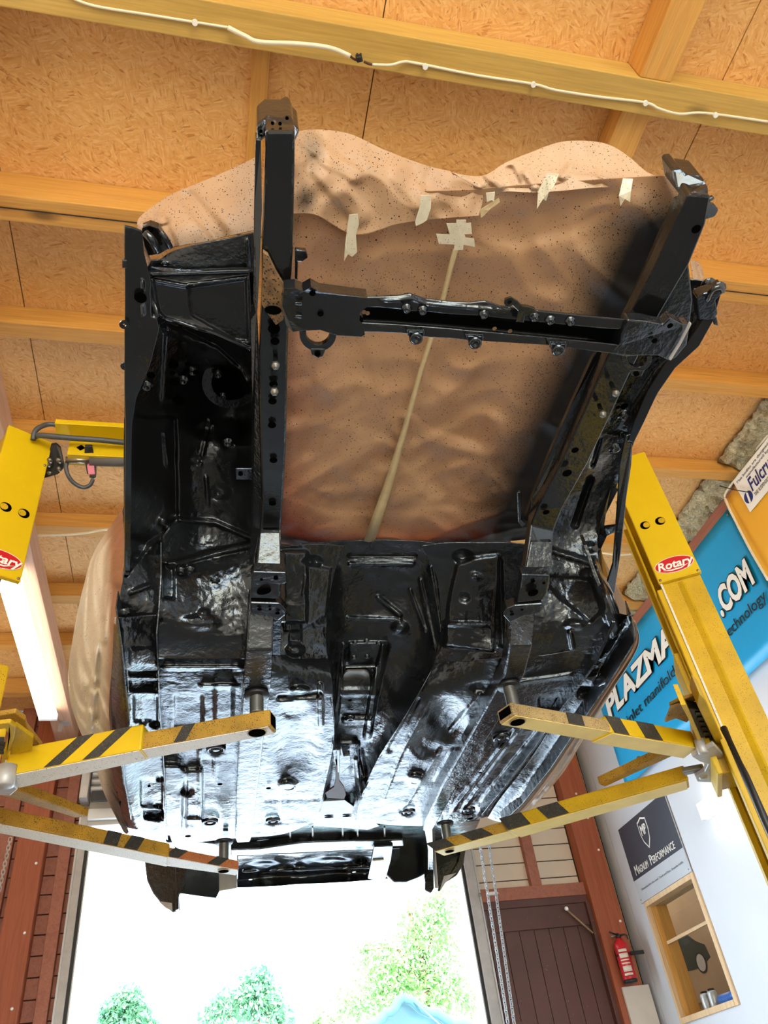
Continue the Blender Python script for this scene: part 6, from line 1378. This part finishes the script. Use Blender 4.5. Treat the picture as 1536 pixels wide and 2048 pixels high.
# ================================================================ OUTSIDE
def tree(name, label, base, trunk_h, crowns, nleaf, size, mat, group='trees outside the doorway'):
    t = thing(name, label, 'tree', base, group); B = Vector(base)
    top = B+Vector((0,0,trunk_h))
    tube('trunk', smooth_path([B, B+Vector((0.1,0,trunk_h*0.4)), B+Vector((-0.05,0.1,trunk_h*0.75)), top]), [0.07-0.05*i/18 for i in range(19)], 'bark', t)
    for c, r in crowns[:6]:
        m = B+Vector((0,0,trunk_h*0.5)); tube('branch', smooth_path([m, (m+Vector(c))*0.5+Vector((0.1,0,0.2)), Vector(c)]), 0.016, 'bark', t, 6)
    V = []; F = []; rnd = random.Random(len(label)*7+nleaf)
    tot = sum(r.x*r.y*r.z for c, r in crowns)
    for c, r in crowns:
        n = int(nleaf*(r.x*r.y*r.z)/tot)
        for _ in range(n):
            v = Vector((rnd.gauss(0,1), rnd.gauss(0,1), rnd.gauss(0,1))).normalized()*(rnd.random()**0.45)
            p = Vector(c)+Vector((v.x*r.x, v.y*r.y, v.z*r.z))
            a = Vector((rnd.gauss(0,1), rnd.gauss(0,1), rnd.gauss(0,1))).normalized()*size*rnd.uniform(0.6,1.3); b = a.cross(Vector((rnd.gauss(0,1), rnd.gauss(0,1), rnd.gauss(0,1))).normalized())*0.5
            k = len(V); V += [p-a, p+b, p+a, p-b]; F.append((k, k+1, k+2, k+3))
    me = bpy.data.meshes.new('foliage'); me.from_pydata(V, [], F); me.update()
    o = link('foliage', me, mat, t); o['kind'] = 'stuff'; return t
def crown_px(lst, y): 
    out = []
    for x, yy, rpx in lst:
        p = pyy(x, yy, y); r = (pyy(x+rpx, yy, y)-p).length; out.append((p, Vector((r, r, r*0.9))))
    return out
def at_ground(x, yy, y): p = pyy(x, yy, y); return (p.x, y, -0.04)
tree('birch_tree', 'tall sunlit birch filling the right half of the doorway', at_ground(840,1950,13), 6.2, crown_px([(840,1860,60),(880,1800,55),(800,1930,60),(760,1990,70),(870,1960,60),(730,1900,40),(900,1880,45),(690,2010,40),(840,2040,70),(930,2000,50)], 13), 12500, 0.042, 'leaf')
tree('garden_tree', 'dark green tree in the middle of the doorway', at_ground(500,2040,20), 4.2, crown_px([(515,1965,38),(540,2000,34),(500,2010,45),(450,2010,34),(420,2035,34),(560,2040,34)], 20), 2600, 0.075, 'leaf_dark')
tree('garden_tree', 'rounded green tree low at the left of the doorway', at_ground(250,2040,18), 3.6, crown_px([(255,1995,30),(230,2020,34),(275,2030,30),(215,2045,26),(300,2060,26)], 18), 2300, 0.066, 'leaf_dark')
tree('garden_tree', 'small bush between the two darker trees', at_ground(340,2060,22), 3.0, crown_px([(335,2052,16),(350,2065,22),(640,2045,30),(680,2050,26)], 22), 700, 0.08, 'leaf')
# canvas shelter
gy = 9.5
pk = pyy(806, 1996, gy); ge = pyy(736, 2046, gy); gr = pyy(936, 2046, gy)
gz = thing('canvas_shelter', 'pale teal canvas shelter with a peaked roof outside the doorway', 'shelter', (pk.x, gy, -0.04))
dep = 3.0
def roofside(a, b, nm='roof_panel'):
    k = 1.55; b = a+(b-a)*k
    bm = bmesh.new(); n = 12; g = {}
    for i in range(n+1):
        for j in range(7):
            p = a+(b-a)*i/n+Vector((0, dep*j/6, 0)); p.z += 0.02*math.sin(i*1.9)-0.05*math.sin(math.pi*i/n); g[i,j] = bm.verts.new(p)
    for i in range(n):
        for j in range(6): bm.faces.new((g[i,j], g[i+1,j], g[i+1,j+1], g[i,j+1]))
    o = finish(nm, bm, 'canvas_teal', gz, smooth=True); md = o.modifiers.new('thick', 'SOLIDIFY'); md.thickness = 0.012
    fr = [a+(b-a)*i/n+Vector((0,0,0.02*math.sin(i*1.9)-0.05*math.sin(math.pi*i/n))) for i in range(n+1)]
    tube('roll_edge', fr, 0.05, 'canvas_teal', gz, 10)
    tube('post', [b, Vector((b.x, b.y, -0.04))], 0.03, 'aluminium', gz); tube('post', [b+Vector((0,dep,0)), Vector((b.x, b.y+dep, -0.04))], 0.03, 'aluminium', gz)
roofside(pk, ge); roofside(pk, gr)
prism('gable', [tuple(pk+Vector((0,dep,-0.03))), tuple(pk+(ge-pk)*1.5+Vector((0,dep,0))), tuple(pk+(gr-pk)*1.5+Vector((0,dep,0)))], (0,0.01,0), 'canvas_teal', gz)
tube('guy_rope', [pk+Vector((0.1,-0.05,-0.05)), pk+Vector((0.5,-0.3,-0.5))], 0.008, 'blue_plastic', gz)
fc = thing('garden_fence', 'pale teal board fence beyond the shelter', 'fence', (6.0, 24, -0.04))
for k in range(60):
    bxs('fence_board', -6+k*0.25, -6+k*0.25+0.22, 24, 24.03, -0.04, 2.2+0.05*(k % 3), 'fence_teal', fc)
bxs('fence_rail', -6, 9, 24.03, 24.08, 1.2, 1.3, 'fence_teal', fc)
